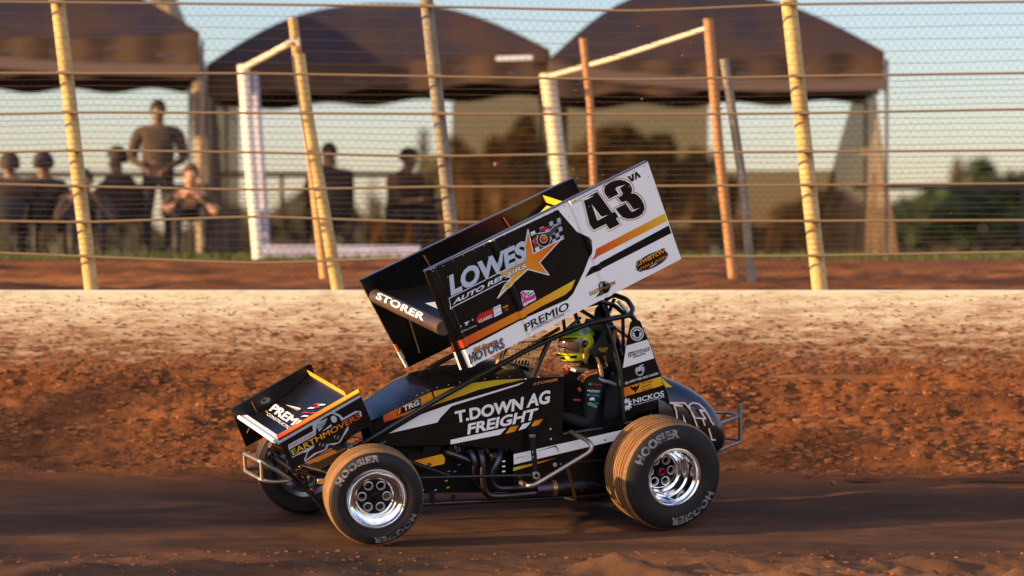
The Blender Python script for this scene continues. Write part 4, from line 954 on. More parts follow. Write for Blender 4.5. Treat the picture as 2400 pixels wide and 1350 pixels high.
# wing plane between the boards
LE = P(1046, 768, .76); LEy = (P(874, 695, -.76) + LE) / 2; le = Vector((LE.x * .5 + P(874, 695, -.76).x * .5, 0, (LE.z + P(874, 695, -.76).z) / 2))
te = P(1277, 470, -.76); te = Vector((te.x, 0, te.z - .01))
ch = te - le; cn = Vector((-ch.z, 0, ch.x)).normalized(); cn = cn if cn.z > 0 else -cn
def foil(v):                                    # v 0..1 along the chord, dished
    return le + cn * .045 + ch * v - cn * (.17 * math.sin(math.pi * min(1, v * .97) ** .9) + .045 * v)
mb = MB()
N_ = 26
mb.grid(lambda u, v: foil(v) + Vector((0, .754 - 1.508 * u, 0)), 2, N_, BLACK)
mb.grid(lambda u, v: foil(v) - cn * (.10 * math.sin(math.pi * v) * .6 + .012) + Vector((0, .754 - 1.508 * (1 - u), 0)), 2, N_, BLACK)
wp = mb.build('wing_plane', car, 30); wp['label'] = 'glossy black dished top wing'
mb = MB(); GOLDT = mat('dusty_leading_edge', (.10, .055, .028), .45, rgb2=(.04, .025, .016), vs=6)
mb.tube([le + V(0, .754, 0), le + V(0, -.754, 0)], .05, GOLDT, 24, 0)
vs, fs = glyphs('STORER', .03, .0, 1.05)
nC = (CARI @ CAM - le); nC.y = 0; a0 = math.atan2(nC.z, nC.x)
def le_pt(u, v):                                # lettering on the round leading edge, reading far to near
    y = -.60 + u * 1.06; a = a0 + .22 + (v - .5) * 1.05; y += (v - .5) * -.03
    return le + Vector((math.cos(a) * .0515, y, math.sin(a) * .0515))
for f in fs:
    for t in tris([Vector((vs[i][1], vs[i][0], 0)) for i in f]):
        for j in range(7):
            q = clipx(t, (j + 1) / 7, True)
            if j and len(q) > 2: q = clipx(q, j / 7, False)
            if len(q) > 2: mb.face([le_pt(p.y, p.x) for p in q], DWHITE)
mb.build('leading_edge', wp, 30)
mb = MB(); wt = te; YW = mat('yellow_gurney_and_reflection', (.8, .5, .03), .3)
mb.prism([wt + V(0, .75, 0), wt + V(0, -.75, 0), wt + V(0, -.75, 0) + cn * .055, wt + V(0, .75, 0) + cn * .055], ch.normalized() * .005, YW)
mb.grid(lambda u, v: foil(.86 + .13 * v) + cn * .004 + Vector((0, .70 - 1.4 * u, 0)), 2, 4, YW)  # yellow reflection painted on the rear of the foil
mb.grid(lambda u, v: foil(.76 + .09 * v) + cn * .004 + Vector((0, .70 - 1.4 * u, 0)), 2, 4, RED)  # red band, the rest of the painted reflection
mb.grid(lambda u, v: foil(.10 + .045 * v) + cn * .004 + Vector((0, .70 - .75 * u, 0)), 2, 2, DWHITE)
mb.build('gurney_and_reflection', wp, 30)

# ---------------- nose wing
mb = MB(); F = Surf(mb, .457, sx=5, ox=530, oy=840)
def fpx(x, y): return P(530 + x / 5, 840 + y / 5, .457)
pl = [fpx(590, 905), fpx(1545, 360), fpx(1560, 400), fpx(1720, 770), fpx(770, 1310)]
mb.prism([p + V(0, -.006, 0) for p in pl], (0, .006, 0), BLACK)
GN = grad('flame_fade_nose', P(648, 1025, .457), P(842, 915, .457), GLO)
lip0, lip1 = fpx(590, 905), fpx(1545, 360)
dn = (fpx(600, 960) - fpx(590, 905)); dn.y = 0
mb.prism([lip0 + V(0, .001, 0), lip1 + V(0, .001, 0), lip1 + V(0, .022, -.0) + dn * .55, lip0 + V(0, .022, 0) + dn * .55], -dn * .08, GN)
mb.prism([lip0 + V(0, .022, 0) + dn * .55, lip1 + V(0, .022, 0) + dn * .55, lip1 + V(0, .018, 0) + dn * .8, lip0 + V(0, .018, 0) + dn * .8], V(0, -.01, 0), GN)
F.poly([(600, 975), (1565, 425), (1575, 455), (605, 1010)], DGREY, 3)
sil = [(725, 1035), (730, 1010), (1020, 850), (1010, 760), (1110, 690), (1200, 640), (1270, 632), (1340, 665), (1370, 700), (1520, 615), (1580, 620), (1590, 680), (1440, 770), (1430, 840), (1365, 930), (1330, 985), (1270, 1005), (1190, 1005), (1150, 1080), (1100, 1100), (1050, 1125), (925, 1215), (915, 1180), (950, 1100), (900, 1105), (775, 1165)]
F.poly(sil, DGREY, 2)
F.poly([(960, 1095), (1030, 1040), (1050, 880), (1060, 790), (1130, 700), (1240, 645), (1320, 680), (1370, 760), (1420, 800), (1350, 930), (1300, 985), (1240, 995), (1150, 1010), (1110, 1080), (1030, 1110), (935, 1190), (940, 1160)], DBLACK, 3)
F.poly([(1065, 800), (1095, 745), (1185, 700), (1160, 770), (1090, 860)], DGREY, 4)
for k in range(6): F.stroke([(1075 + 2 * k, 790 + 11 * k - 8), (1175 - 6 * k, 735 + 11 * k - 8)], 3, DBLACK, 5)
F.disc((1262, 712), 34, 42, DGREY, 4, -25); F.poly([(1130, 850), (1230, 770), (1240, 790), (1160, 870)], DGREY, 4)
F.disc((1115, 1010), 56, 66, DBLACK, 4); F.disc((1285, 920), 60, 68, DBLACK, 4)
F.stroke([(1110, 1095), (1175, 1060), (1200, 1005), (1265, 1010), (1335, 980), (1365, 925)], 9, DGREY, 5)
for c in ((1115, 1010), (1290, 920)):
    F.stroke([(c[0] - 22, c[1] + 12), (c[0] - 14, c[1] - 18)], 6, DGREY, 5); F.stroke([(c[0] + 12, c[1] + 22), (c[0] + 28, c[1] - 8)], 6, DGREY, 5)
GE = grad('fade_earth', P(684, 1060, .457), P(845, 975, .457), [(.55, .45, .02), (.7, .4, .02), (.75, .2, .01), (.55, .06, .01)])
F.poly([(752, 1062), (1548, 628), (1578, 705), (782, 1142)], DBLACK, 5.4)
F.text('EARTHMOVERS', (775, 1150), (1585, 710), (750, 1065), (1558, 625), DBLACK, 6, .055); F.text('EARTHMOVERS', (785, 1135), (1575, 700), (762, 1075), (1556, 640), GE, 7, .022)
F.text('PORTLAND', (742, 1045), (1032, 888), (736, 1020), (1026, 863), ORO, 7)
nl = mb.build('nose_wing_endplate', car, 25); nl['label'] = 'near endplate with yellow and orange top lip'
mb = MB(); q = [P(541, 959, -.457), P(724, 853, -.457), P(731, 856, -.457), P(746, 906, -.457), P(760, 950, -.457), P(577, 1047, -.457)]
mb.prism(q, (0, -.008, 0), BLACK); mb.prism([q[0] + V(0, .012, 0), q[1] + V(0, .012, 0), q[1] + V(0, -.012, 0), q[0] + V(0, -.012, 0)], V(0, 0, -.008), BLACK)
G_ = Surf(mb, -.457, sx=5, ox=530, oy=840, sign=1)
G_.disc((460, 495), 62, 32, mat('decal_dim_grey', (.16, .15, .14), .5), 2, -22); G_.disc((445, 492), 22, 14, DBLACK, 3, -22)
nr = mb.build('nose_wing_endplate', car, 25); nr['label'] = 'black far endplate of the nose wing'
mb = MB(); mb.tube([P(589, 940, -.44), P(602, 968, -.44)], .005, BRZ, 6, 0); mb.tube([P(584, 1004, -.44), P(579, 1015, -.44)], .005, BRZ, 6, 0); mb.build('stiffener_strip', nr)
l0, l1 = P(556, 979, -.45), P(650, 1035, .45); t0, t1 = P(722, 876, -.45), P(816, 934, .45)
l0, l1 = Vector(((l0.x + l1.x) / 2, -.45, (l0.z + l1.z) / 2)), Vector(((l0.x + l1.x) / 2, .45, (l0.z + l1.z) / 2))
t0, t1 = Vector(((t0.x + t1.x) / 2, -.45, (t0.z + t1.z) / 2)), Vector(((t0.x + t1.x) / 2, .45, (t0.z + t1.z) / 2))
nch = (t0 - l0); ncn = Vector((-nch.z, 0, nch.x)).normalized(); ncn = ncn if ncn.z > 0 else -ncn
def nf(u, v, off=0.0):
    p = l0.lerp(l1, u) + nch * v; return p + ncn * (off - .045 * math.sin(math.pi * v ** .75))
mb = MB(); mb.grid(lambda u, v: nf(u, v), 2, 22, BLACK); mb.grid(lambda u, v: nf(1 - u, v, -.012), 2, 22, BLACK)
def ntext(s, u0, u1, v0, v1, m, bold, off, shear=0.0, du=0.0):
    vs, fs = glyphs(s, bold, shear)
    for f in fs:
        for q in tris([Vector((u0 + (u1 - u0) * vs[i][0] + du * vs[i][1], vs[i][1], 0)) for i in f]):
            q = clipx(q, .985, True)
            if len(q) > 2: mb.face([nf(p.x, v0 + (v1 - v0) * p.y, off) for p in q], m)
ntext('PREMIO', .10, 1.05, .335, .455, DWHITE, .018, .003, 0, -.06)
ntext('PREMIO', .108, 1.058, .340, .460, DWHITE, .018, .0034, 0, -.06)
ntext('PREMIO', .092, 1.042, .330, .450, DWHITE, .018, .0038, 0, -.06)
ntext('CONSTRUCTIONS', .16, .90, .262, .305, DWHITE, .02, .003, 0, -.01)
def npoly(q, m, off): mb.face([nf(u, v, off) for u, v in q], m)
npoly([(.06, .30), (.14, .285), (.145, .297), (.06, .315)], ORANGE, .003)
npoly([(.20, .52), (.50, .585), (.51, .56)], DWHITE, .003); npoly([(.20, .515), (.51, .56), (.50, .535)], ORANGE, .0045)
for k, (uu, vv) in enumerate([(.60, .53), (.66, .49), (.66, .66), (.60, .62), (.72, .58), (.70, .72), (.62, .70)]):
    npoly([(uu, vv), (uu + .10, vv + .05), (uu + .11, vv + .07), (uu + .03, vv + .045)], DWHITE if k % 2 else RED, .004)
mb.build('nose_wing_plane', car, 30)['label'] = 'black dished nose wing lettered in white'
mb = MB(); mb.prism([nf(0, 0, .012), nf(1, 0, .012), nf(1, .095, .014), nf(0, .095, .014)], -ncn * .02, WHITE)
mb.tube([nf(0, 0, .003), nf(1, 0, .003)], .015, WHITE, 14, 0)
mb.face([nf(.45, .06, .0095), nf(1, .06, .0095), nf(1, .11, .005), nf(.52, .11, .005)], WHITE); mb.build('nose_wing_leading_edge', car, 30)
mb = MB(); a, b_ = nf(0, 1, .0), nf(1, 1, .0); mb.prism([a, b_, b_ + ncn * .04, a + ncn * .04], nch.normalized() * .004, YW); mb.build('nose_wing_gurney_strip', car, 30)
for y in (-.12, .12):
    mb = MB(); mb.tube([nf(.5 + y / .9, .35, -.01), Vector((1.62, y, .50))], .012, TUBE, 8, 0); mb.build('nose_wing_post', car)

# ---------------- body
SA, SBb = .345, -.06
def S_(px, py, off=0.0): return P(px, py, SA, SBb, off)
mb = MB()
sidep = [(862, 1002), (898, 975), (935, 955), (980, 932), (1013, 917), (1083, 900), (1160, 890), (1239, 886), (1322, 882), (1318, 1022), (1205, 1055), (1057, 1043), (915, 1046), (880, 1036)]
pts = [S_(*q) for q in sidep]
mb.prism(pts, (0, -.012, 0), BLACK)
mb.prism([mirror(p) for p in pts], (0, .012, 0), BLACK)
BS = Surf(mb, SA, SBb)
GH = grad('flame_fade_hood', S_(898, 985), S_(1200, 890), [(.62, .05, .01), (.75, .22, .015), (.80, .40, .02), (.78, .55, .03), (.70, .48, .02)])
BS.poly([(898, 974), (935, 955), (978, 934), (1012, 918), (1085, 901), (1160, 891), (1235, 887), (1150, 908), (1075, 930), (1027, 947), (994, 958), (900, 990)], GH, 1)
BS.stroke([(1012, 916), (1019, 936)], 4, DBLACK, 2)
BS.poly([(911, 1016), (985, 972), (1058, 946), (1230, 895), (1215, 903), (1058, 952), (1033, 978), (1025, 990)], WHITE, 1)
BS.poly([(1018, 949), (1058, 937), (1120, 914), (1206, 893), (1120, 920), (1060, 943)], DBLACK, 1.6)
D = Surf(mb, SA, SBb, sx=7.5, ox=1040, oy=880)
def tx2(s, BL, BR, TL, TR, bold, sh=0.0):
    D.text(s, (BL[0] - 8, BL[1] + 10), (BR[0] + 8, BR[1] + 10), (TL[0] - 8, TL[1] - 10), (TR[0] + 8, TR[1] - 10), DBLACK, 4, bold + .03, sh)
    D.text(s, BL, BR, TL, TR, WHITE, 5, bold, sh)
D.stroke([(0, 705), (200, 655), (190, 600), (1410, 345), (1440, 390)], 4, CHG, 2); D.stroke([(215, 855), (420, 815)], 4, CHG, 2)
tx2('T.DOWN', (215, 840), (1385, 600), (190, 632), (1410, 372), .04); tx2('AG', (1450, 572), (1858, 490), (1480, 335), (1878, 248), .035); tx2('FREIGHT', (415, 1045), (1612, 772), (430, 848), (1665, 565), .035)
D.poly([(122, 1210), (120, 1132), (1102, 922), (988, 1042)], WHITE, 3)
GO = grad('fade_flash', S_(1186, 1014), S_(1216, 998), [(.8, .42, .02), (.72, .12, .01)]); GO2 = grad('fade_flash_two', S_(1244, 1000), S_(1272, 984), [(.8, .42, .02), (.72, .12, .01)])
D.poly([(1085, 1025), (1170, 905), (1325, 875), (1245, 985)], GO, 3); D.poly([(1310, 970), (1385, 855), (1540, 815), (1440, 925)], WHITE, 3); D.poly([(1518, 912), (1600, 795), (1752, 760), (1665, 870)], GO2, 3)
D.text('STORER', (1562, 176), (1998, 95), (1578, 132), (2012, 45), ORANGE, 3, .03, .2)
D.disc((1455, 735), 32, 34, DBLACK, 7)
B3 = Surf(mb, SA, SBb, sx=2.813, ox=520, oy=820)
B3.poly([(1155, 433), (1162, 385), (1310, 318), (1312, 372)], DBLACK, 3); B3.poly([(1162, 425), (1168, 385), (1186, 378), (1183, 418)], YELLOW, 4); B3.poly([(1170, 423), (1176, 384), (1186, 378), (1183, 418)], RED, 4.3); B3.text('TRG', (1198, 408), (1303, 362), (1194, 372), (1300, 328), DWHITE, 4, .03)
for (x, y) in ((1290, 1006), (1291, 1030), (1335, 1012), (1232, 889), (1262, 884)):
    p = S_(x, y); mb.lathe([(0, .009), (.004, .008), (.007, 0)], ALLOY, Matrix.Translation(p), 10)
body = mb.build('side_panels', car, 25)
# hood
lips = [S_(x, y) for x, y in ((852, 992), (870, 986), (898, 974), (935, 954), (978, 932), (1013, 916), (1083, 899), (1160, 889), (1235, 885))]
cr = [P(x, y, 0) for x, y in ((840, 985), (858, 951), (897, 934), (943, 895), (975, 880), (1060, 863), (1150, 850), (1240, 840))]
crx = np.array([-p.x for p in cr]); crz = np.array([p.z for p in cr])
mb = MB()
def hood(u, v):
    k = u * (len(lips) - 1); i = min(int(k), len(lips) - 2); p = lips[i].lerp(lips[i + 1], k - i); y = p.y * (1 - 2 * v)
    zc = float(np.interp(-p.x, crx, crz)); zc = max(zc, p.z + .01); q = abs(1 - 2 * v)
    return Vector((p.x, y, p.z + (zc - p.z) * (1 - q ** 2.6) ** .8))
HOODM = mat('hood_black_gloss', (0.004, 0.004, 0.006), 0.10, coat=.5, dust=.012)
mb.grid(hood, 32, 22, HOODM)
for k in range(18):
    p = hood(.12 + k * .048, .02); mb.lathe([(0, .0045), (.003, .003)], ALLOY, Matrix.Translation(p + V(0, .0, .002)), 6)
mb.build('hood', car, 40)
mb = MB(); nose = [lips[0], P(838, 1010, .30), P(838, 1010, -.30), mirror(lips[0])]
mb.face([lips[0], mirror(lips[0]), Vector((1.62, -.2, .42)), Vector((1.62, .2, .42))], BLACK)
mb.prism([Vector((1.62, .2, .42)), Vector((1.62, -.2, .42)), Vector((1.1, -.28, .30)), Vector((1.1, .28, .30))], V(0, 0, .02), BLACK)
mb.build('nose_panel', car, 25)
# lower left panel with white flash
mb = MB(); lowp = [(1203, 1056), (1318, 1022), (1462, 985), (1474, 1040), (1450, 1130), (1203, 1138)]
pts = [S_(*q) for q in lowp]; mb.prism(pts, (0, -.012, 0), BLACK); mb.prism([mirror(p) for p in pts], (0, .012, 0), BLACK)
B4 = Surf(mb, SA, SBb, sx=4.8, ox=960, oy=1020)
B4.poly([(1170, 215), (2395, -60), (2400, 40), (1172, 330)], WHITE, 1); B4.poly([(1420, 185), (1650, 112), (1680, 200), (1640, 130)], DBLACK, 2)
B4.poly([(1180, 320), (1200, 250), (1350, 230), (1200, 262)], DGREY, 2); B4.stroke([(1665, 118), (1685, 195)], 3, DGREY, 2)
B4.poly([(1168, 365), (1650, 256), (1400, 335), (1165, 403)], grad('fade_low', S_(1204, 1100), S_(1300, 1075), [(.7, .5, .03), (.75, .12, .01)]), 1)
for q in ((1635, 332),): B4.disc(q, 22, 22, DWHITE, 2); B4.disc(q, 16, 16, DBLACK, 3); B4.disc(q, 9, 9, DGREY, 4)
B4.disc((1700, 322), 8, 12, BLUE, 2); B4.disc((1590, 42), 13, 13, ALLOY, 2); B4.disc((2200, 55), 10, 10, DBLACK, 2)
B4.stroke([(1860, 305), (2190, 275)], 5, CHG, 2)
mb.build('lower_side_panel', car, 25)
# orange front lower panel seen behind the front tyre
mb = MB(); B5 = Surf(mb, .30, 0, sx=4.8, ox=960, oy=1020)
mb.prism([P(955, 1060, .30), P(1042, 1062, .30), P(1044, 1090, .30), P(958, 1098, .30)], (0, -.008, 0), BLACK)
B5.poly([(50, 288), (365, 212), (398, 255), (392, 322), (235, 356)], grad('fade_front', P(975, 1082, .3), P(1040, 1075, .3), [(.75, .2, .01), (.8, .42, .02)]), 1); B5.disc((222, 330), 26, 18, DARK, 2); B5.disc((222, 330), 13, 10, ALLOY, 3)
mb.build('front_lower_panel', car, 25)
# yellow-brown front flank under nose wing
mb = MB(); mb.prism([P(700, 1104, .25), P(812, 1050, .25), P(815, 1064, .25), P(712, 1122, .25)], (0, -.5, 0), mat('amber_underpan', (.20, .09, .025), .35, coat=.3)); mb.build('front_pan', car, 25)

# inner hull so nothing shows through
mb = MB()
mb.prism([V(1.05, .2, .28), V(.15, .22, .25), V(.10, .24, .70), V(1.15, .2, .66)], (0, -.42, 0), DARK); mb.build('engine_block', car, 25)
eb = mb
mb = MB(); mb.prism([V(.12, .31, .20), V(-.95, .34, .22), V(-.95, .34, .245), V(.12, .31, .225)], (0, -.64, 0), DARK); mb.build('floor_pan', car, 25)
mb = MB(); mb.prism([V(.11, .30, .24), V(.11, .30, .78), V(.07, .30, .78), V(.07, .30, .24)], (0, -.60, 0), DARK); mb.build('firewall', car, 25)

# valve cover and engine fittings
mb = MB()
for k in range(4):
    p = P(1010 + 58 * k, 1052, .24); mb.box(p, (.13, .06, .05), DARK)
for (x, y) in ((1066, 1048), (1070, 1060), (1136, 1048), (1130, 1060), (1160, 1066), (1185, 1050), (1075, 1054), (1142, 1058), (1150, 1073)):
    mb.tube([P(x, y - 6, .28), P(x + 2, y + 5, .28)], .007, ALLOY, 8, 0)
for k in range(3): mb.tube([P(1176, 1082 + 12 * k, .27), P(1183, 1081 + 12 * k, .27)], .012, ALLOY, 10, 0)
mb.box(P(1160, 1066, .25), (.09, .04, .03), ALLOY); mb.build('engine_fittings', car, 30)
# exhaust headers
def H(x, y, d): return P(960 + x / 4.8, 1020 + y / 4.8, d)
mb = MB(); r_ = .021
mb.tube([H(360, 170, .24), H(420, 190, .33), H(560, 245, .37), H(700, 300, .37), H(760, 420, .33), H(800, 600, .3), H(900, 690, .32)], r_, HEADER, 14, .06)
mb.tube([H(620, 160, .22), H(690, 190, .36), H(735, 280, .40), H(735, 420, .38), H(740, 520, .33), H(900, 600, .28)], r_, HEADER, 14, .07)
mb.tube([H(740, 160, .22), H(800, 200, .38), H(825, 300, .41), H(825, 560, .40), H(880, 680, .40), H(1000, 690, .40), H(1440, 650, .39)], r_ * 1.05, HEADER, 14, .10)
mb.tube([H(1020, 150, .22), H(1020, 200, .36), H(990, 310, .40), H(920, 430, .39), H(920, 530, .38), H(990, 600, .38), H(1100, 600, .38), H(1440, 580, .38)], r_ * 1.05, HEADER, 14, .09)
mb.build('exhaust_header', car, 40)
mb = MB(); a, b_ = H(1420, 615, .385), H(1590, 600, .385); mb.tube([a, b_], .044, HEADER, 20, 0, r2=.052); mb.tube([H(1590, 598, .385), H(1640, 595, .385)], .057, BRZ, 20, 0)
mb.tube([H(1640, 595, .385), H(1940, 575, .36)], .050, HEADER, 20, 0); mb.tube([H(1940, 575, .36), H(2130, 560, .33), H(2260, 545, .30)], .040, HEADER, 18, .05); mb.build('collector_pipe', car, 40)

# ---------------- frame, cage and rods
def tub(name, lst, r, m=TUBE, rad=.06, mir=False, seg=12):
    pts = [P(*q) for q in lst]; mb = MB(); mb.tube(pts, r, m, seg, rad); o = mb.build(name, car, 50)
    if mir: mb = MB(); mb.tube([mirror(p) for p in pts], r, m, seg, rad); mb.build(name, car, 50)
    return o
tub('main_frame_tube', [(1478, 738, .30), (1380, 758, .30), (1300, 790, .31), (1236, 820, .33), (1124, 881, .36), (1016, 941, .34), (860, 1034, .30), (800, 1068, .26)], .0185, mir=True)
tub('roll_cage_top', [(1478, 738, .30), (1490, 752, .30), (1512, 800, .305), (1545, 880, .31), (1582, 978, .30)], .0185, mir=True)
tub('roll_cage_pillar', [(1419, 760, .30), (1436, 800, .31), (1455, 880, .345), (1458, 940, .35), (1462, 985, .355)], .016, mir=True)
tub('front_pillar', [(1290, 794, .31), (1268, 840, .33), (1248, 886, .345)], .017, mir=True)
tub('cage_hoop', [(1478, 738, .30), (1484, 724, .22), (1470, 702, 0), (1437, 690, -.22), (1420, 702, -.30)], .018)
tub('cage_cross_bar', [(1419, 762, .30), (1350, 720, -.30)], .014)
for a in (((1460, 746, .28), (1461, 830, .25)), ((1440, 700, -.2), (1405, 790, -.25)), ((1420, 715, -.25), (1432, 760, 0)), ((1440, 768, .2), (1480, 795, -.1)), ((1452, 822, .1), (1490, 812, -.2)), ((1320, 780, .1), (1330, 800, -.2)), ((1320, 745, -.3), (1328, 812, -.3)), ((1235, 815, -.2), (1310, 770, .2))):
    tub('cage_brace', a, .013)
tub('wing_mount_tube', [(1462, 735, .26), (1440, 715, .1), (1400, 705, .1)], .016); tub('wing_mount_tube', [(1300, 795, .15), (1330, 770, .0), (1360, 745, -.1)], .011)
tub('wing_slider_bar', [(1448, 705, .2), (1473, 734, .25)], .012, ALLOY); tub('lower_frame_rail', [(985, 1182, .33), (1200, 1172, .33), (1420, 1160, .34), (1500, 1140, .34)], .018, mir=True)
tub('side_rail', [(1318, 1018, .35), (1400, 1006, .355), (1480, 990, .355)], .017, mir=True)
tub('front_frame_upright', [(1012, 1150, .33), (1012, 1182, .33)], .02); tub('front_frame_upright', [(1062, 1160, .33), (1062, 1180, .33)], .016)
tub('front_frame_tube', [(1000, 1090, .28), (900, 1100, .25), (760, 1110, .2), (700, 1125, .15)], .018, mir=True); tub('front_frame_tube', [(905, 1035, .29), (800, 1085, .24), (720, 1122, .2)], .018, mir=True)
tub('radius_rod', [(935, 1122, .60), (985, 1120, .52), (1100, 1117, .50), (1248, 1114, .48)], .0115); tub('radius_rod', [(930, 1062, .58), (965, 1085, .55), (1056, 1116, .50)], .0095)
mb = MB(); p = P(1256, 1114, .48); mb.lathe([(-.012, .012), (-.012, .026), (.012, .026), (.012, .012), (-.012, .012)], mat('silver_rod_end', (.75, .75, .75), .25, metal=.8), Matrix.Translation(p), 20); mb.lathe([(-.014, .013), (.014, .013), (.016, 0)], DARK, Matrix.Translation(p), 16); mb.tube([P(1246, 1114, .48), P(1251, 1114, .48)], .009, ALLOY, 8, 0); mb.build('rod_end', car, 40)
mb = MB(); a, b_ = P(1245, 1005, .40), P(1255, 1108, .45); mb.tube([a, a + V(0, .03, 0)], .022, DARK, 16, 0)
mb.prism([a + V(.022, 0, 0), a + V(-.02, 0, 0), b_ + V(-.018, 0, 0), b_ + V(.018, 0, 0)], (0, .012, 0), DARK); mb.box(P(1247, 1022, .42), (.045, .02, .02), ALLOY)
for yy in (1060, 1072): mb.tube([P(1249, yy - 3, .455), P(1249, yy + 3, .455)], .006, ALLOY, 6, 0)
mb.build('torsion_arm', car, 25, bevel=.002)
# nerf bar
tub('nerf_bar', [(1338, 1012, .37), (1378, 1033, .56), (1388, 1045, .60), (1384, 1058, .60), (1255, 1136, .60), (1238, 1139, .60), (1218, 1130, .42)], .0165, STEEL, .05, seg=14)
tub('nerf_bar_stay', [(1328, 1092, .60), (1338, 1125, .50), (1349, 1170, .42), (1345, 1172, .36), (1320, 1166, .34)], .0125, BRZ, .02)
# front bumper
B1 = lambda x, y, d: (520 + x / 2.813, 820 + y / 2.813, d)
tub('front_bumper', [B1(455, 858, .26), B1(380, 805, .26), B1(258, 738, .25), B1(145, 682, -.10), B1(170, 700, -.2), B1(330, 760, -.24)], .016, STEEL, .04)
tub('front_bumper', [B1(440, 864, .26), B1(330, 872, .26), B1(262, 856, .25), B1(148, 795, -.10), B1(175, 783, -.2), B1(300, 778, -.24)], .014, STEEL, .04)
tub('bumper_upright', [B1(258, 738, .25), B1(264, 856, .25)], .012, STEEL); tub('bumper_upright', [B1(148, 686, -.10), B1(156, 794, -.10)], .012, STEEL)
# rear bumper
B6 = lambda x, y, d: (1440 + x / 6.1375, 860 + y / 6.1375, d)
tub('rear_bumper', [B6(1100, 850, .30), B6(1190, 872, .30), B6(1300, 868, .28), B6(1460, 835, .22), B6(1700, 745, 0), B6(1795, 710, -.06), B6(1740, 675, -.15), B6(1640, 660, -.22), B6(1350, 648, -.30)], .0135, STEEL, .05)
tub('rear_bumper', [B6(1440, 1215, .25), B6(1560, 1175, .22), B6(1700, 1120, 0), B6(1842, 1065, -.06), B6(1780, 1045, -.15), B6(1540, 1018, -.30)], .0125, STEEL, .05)
tub('bumper_upright', [B6(1480, 845, .21), B6(1560, 1172, .21)], .013, STEEL); tub('bumper_upright', [B6(1812, 530, -.06), B6(1812, 1070, -.06)], .0165, STEEL)

# ---------------- sail panel behind the cockpit
mb = MB(); TA = .338
sail = [(1478, 757), (1487, 747), (1500, 752), (1510, 775), (1520, 797), (1550, 882), (1574, 955), (1540, 957), (1500, 968), (1470, 985), (1454, 998), (1453, 930), (1460, 860), (1468, 812)]
pts = [P(x, y, TA) for x, y in sail]; mb.prism(pts, (0, -.012, 0), BLACK); mb.prism([mirror(p) for p in pts], (0, .012, 0), BLACK)
C8 = Surf(mb, TA, 0, sx=5, ox=1290, oy=740)
C8.poly([(888, 352), (1142, 278), (1218, 497), (850, 612)], WHITE, 1)
C8.poly([(838, 850), (1296, 712), (1330, 812), (820, 962)], grad('fade_sail', P(1456, 920, TA), P(1552, 890, TA), [(.72, .15, .01), (.78, .3, .015), (.8, .48, .03)]), 1)
C8.disc((1015, 210), 80, 84, DWHITE, 1); C8.disc((1015, 210), 68, 72, DBLACK, 2); C8.disc((1015, 210), 52, 56, DWHITE, 3); C8.disc((1015, 205), 30, 34, DBLACK, 4); C8.stroke([(975, 190), (1060, 185)], 12, DBLACK, 4); C8.disc((1020, 235), 24, 16, DBLACK, 5)
for k in range(16):
    a = k * math.pi / 8; C8.stroke([(1015 + 56 * math.cos(a), 210 + 60 * math.sin(a)), (1015 + 66 * math.cos(a), 210 + 70 * math.sin(a))], 7, DWHITE, 3)
C8.text("PETROW'S RACE", (912, 492), (1168, 408), (908, 432), (1163, 362), DBLACK, 2, .05, .2); C8.text("PETROW'S RACE", (920, 482), (1160, 404), (916, 442), (1156, 372), DGREY, 3, .015, .2); C8.text('Designs', (975, 505), (1120, 455), (970, 475), (1115, 425), DBLACK, 3, .02, .3)
C8.poly([(992, 640), (1000, 610), (1060, 590), (1100, 600), (1102, 640), (1085, 690), (1048, 708), (1008, 690)], DGREY, 2); C8.poly([(1020, 655), (1075, 640), (1078, 672), (1046, 692), (1018, 680)], DBLACK, 3); C8.stroke([(1046, 650), (1046, 590), (1088, 574)], 8, DWHITE, 3)
C8.text('J&J LAWN TREE AND GARDEN', (876, 812), (1264, 695), (872, 778), (1262, 660), DWHITE, 2, .02)
for k, s in enumerate(('Portland', 'Funeral', 'Services')): C8.text(s, (1078, 806 + 38 * k), (1078 + (115, 105, 118)[k], 776 + 38 * k), (1075, 778 + 38 * k), (1075 + (115, 105, 118)[k], 748 + 38 * k), DBLACK, 2)
C8.poly([(930, 822), (975, 838), (988, 815), (1000, 838), (1050, 790), (1030, 855), (1008, 880), (1000, 910), (985, 880), (950, 865)], DBLACK, 2)
C8.text('NICKOS', (975, 1030), (1333, 942), (966, 978), (1328, 875), DWHITE, 2, .02); C8.text('MECHANICAL AND AIR CONDITIONING', (977, 1056), (1335, 958), (975, 1042), (1333, 944), DWHITE, 2, .01)
C8.disc((888, 1038), 52, 56, DWHITE, 2)
for k in range(12):
    a = k * math.pi / 6; C8.stroke([(888 + 48 * math.cos(a), 1038 + 52 * math.sin(a)), (888 + 66 * math.cos(a), 1038 + 70 * math.sin(a))], 16, DWHITE, 2.3)
C8.text('N', (866, 1062), (912, 1050), (864, 1026), (910, 1012), DBLACK, 4, .05)
mb.build('sail_panel', car, 25)
mb = MB(); mb.prism([P(1470, 990, .33), P(1462, 870, .33), P(1500, 760, .33), P(1572, 960, .33), P(1590, 1040, .30), P(1500, 1100, .30)], (0, -.64, 0), DARK) if False else None
mb.prism([V(-.70, .30, .62), V(-1.02, .30, .62), V(-1.02, .30, .30), V(-.60, .30, .25)], (0, -.60, 0), DARK); mb.build('rear_bulkhead', car, 20)
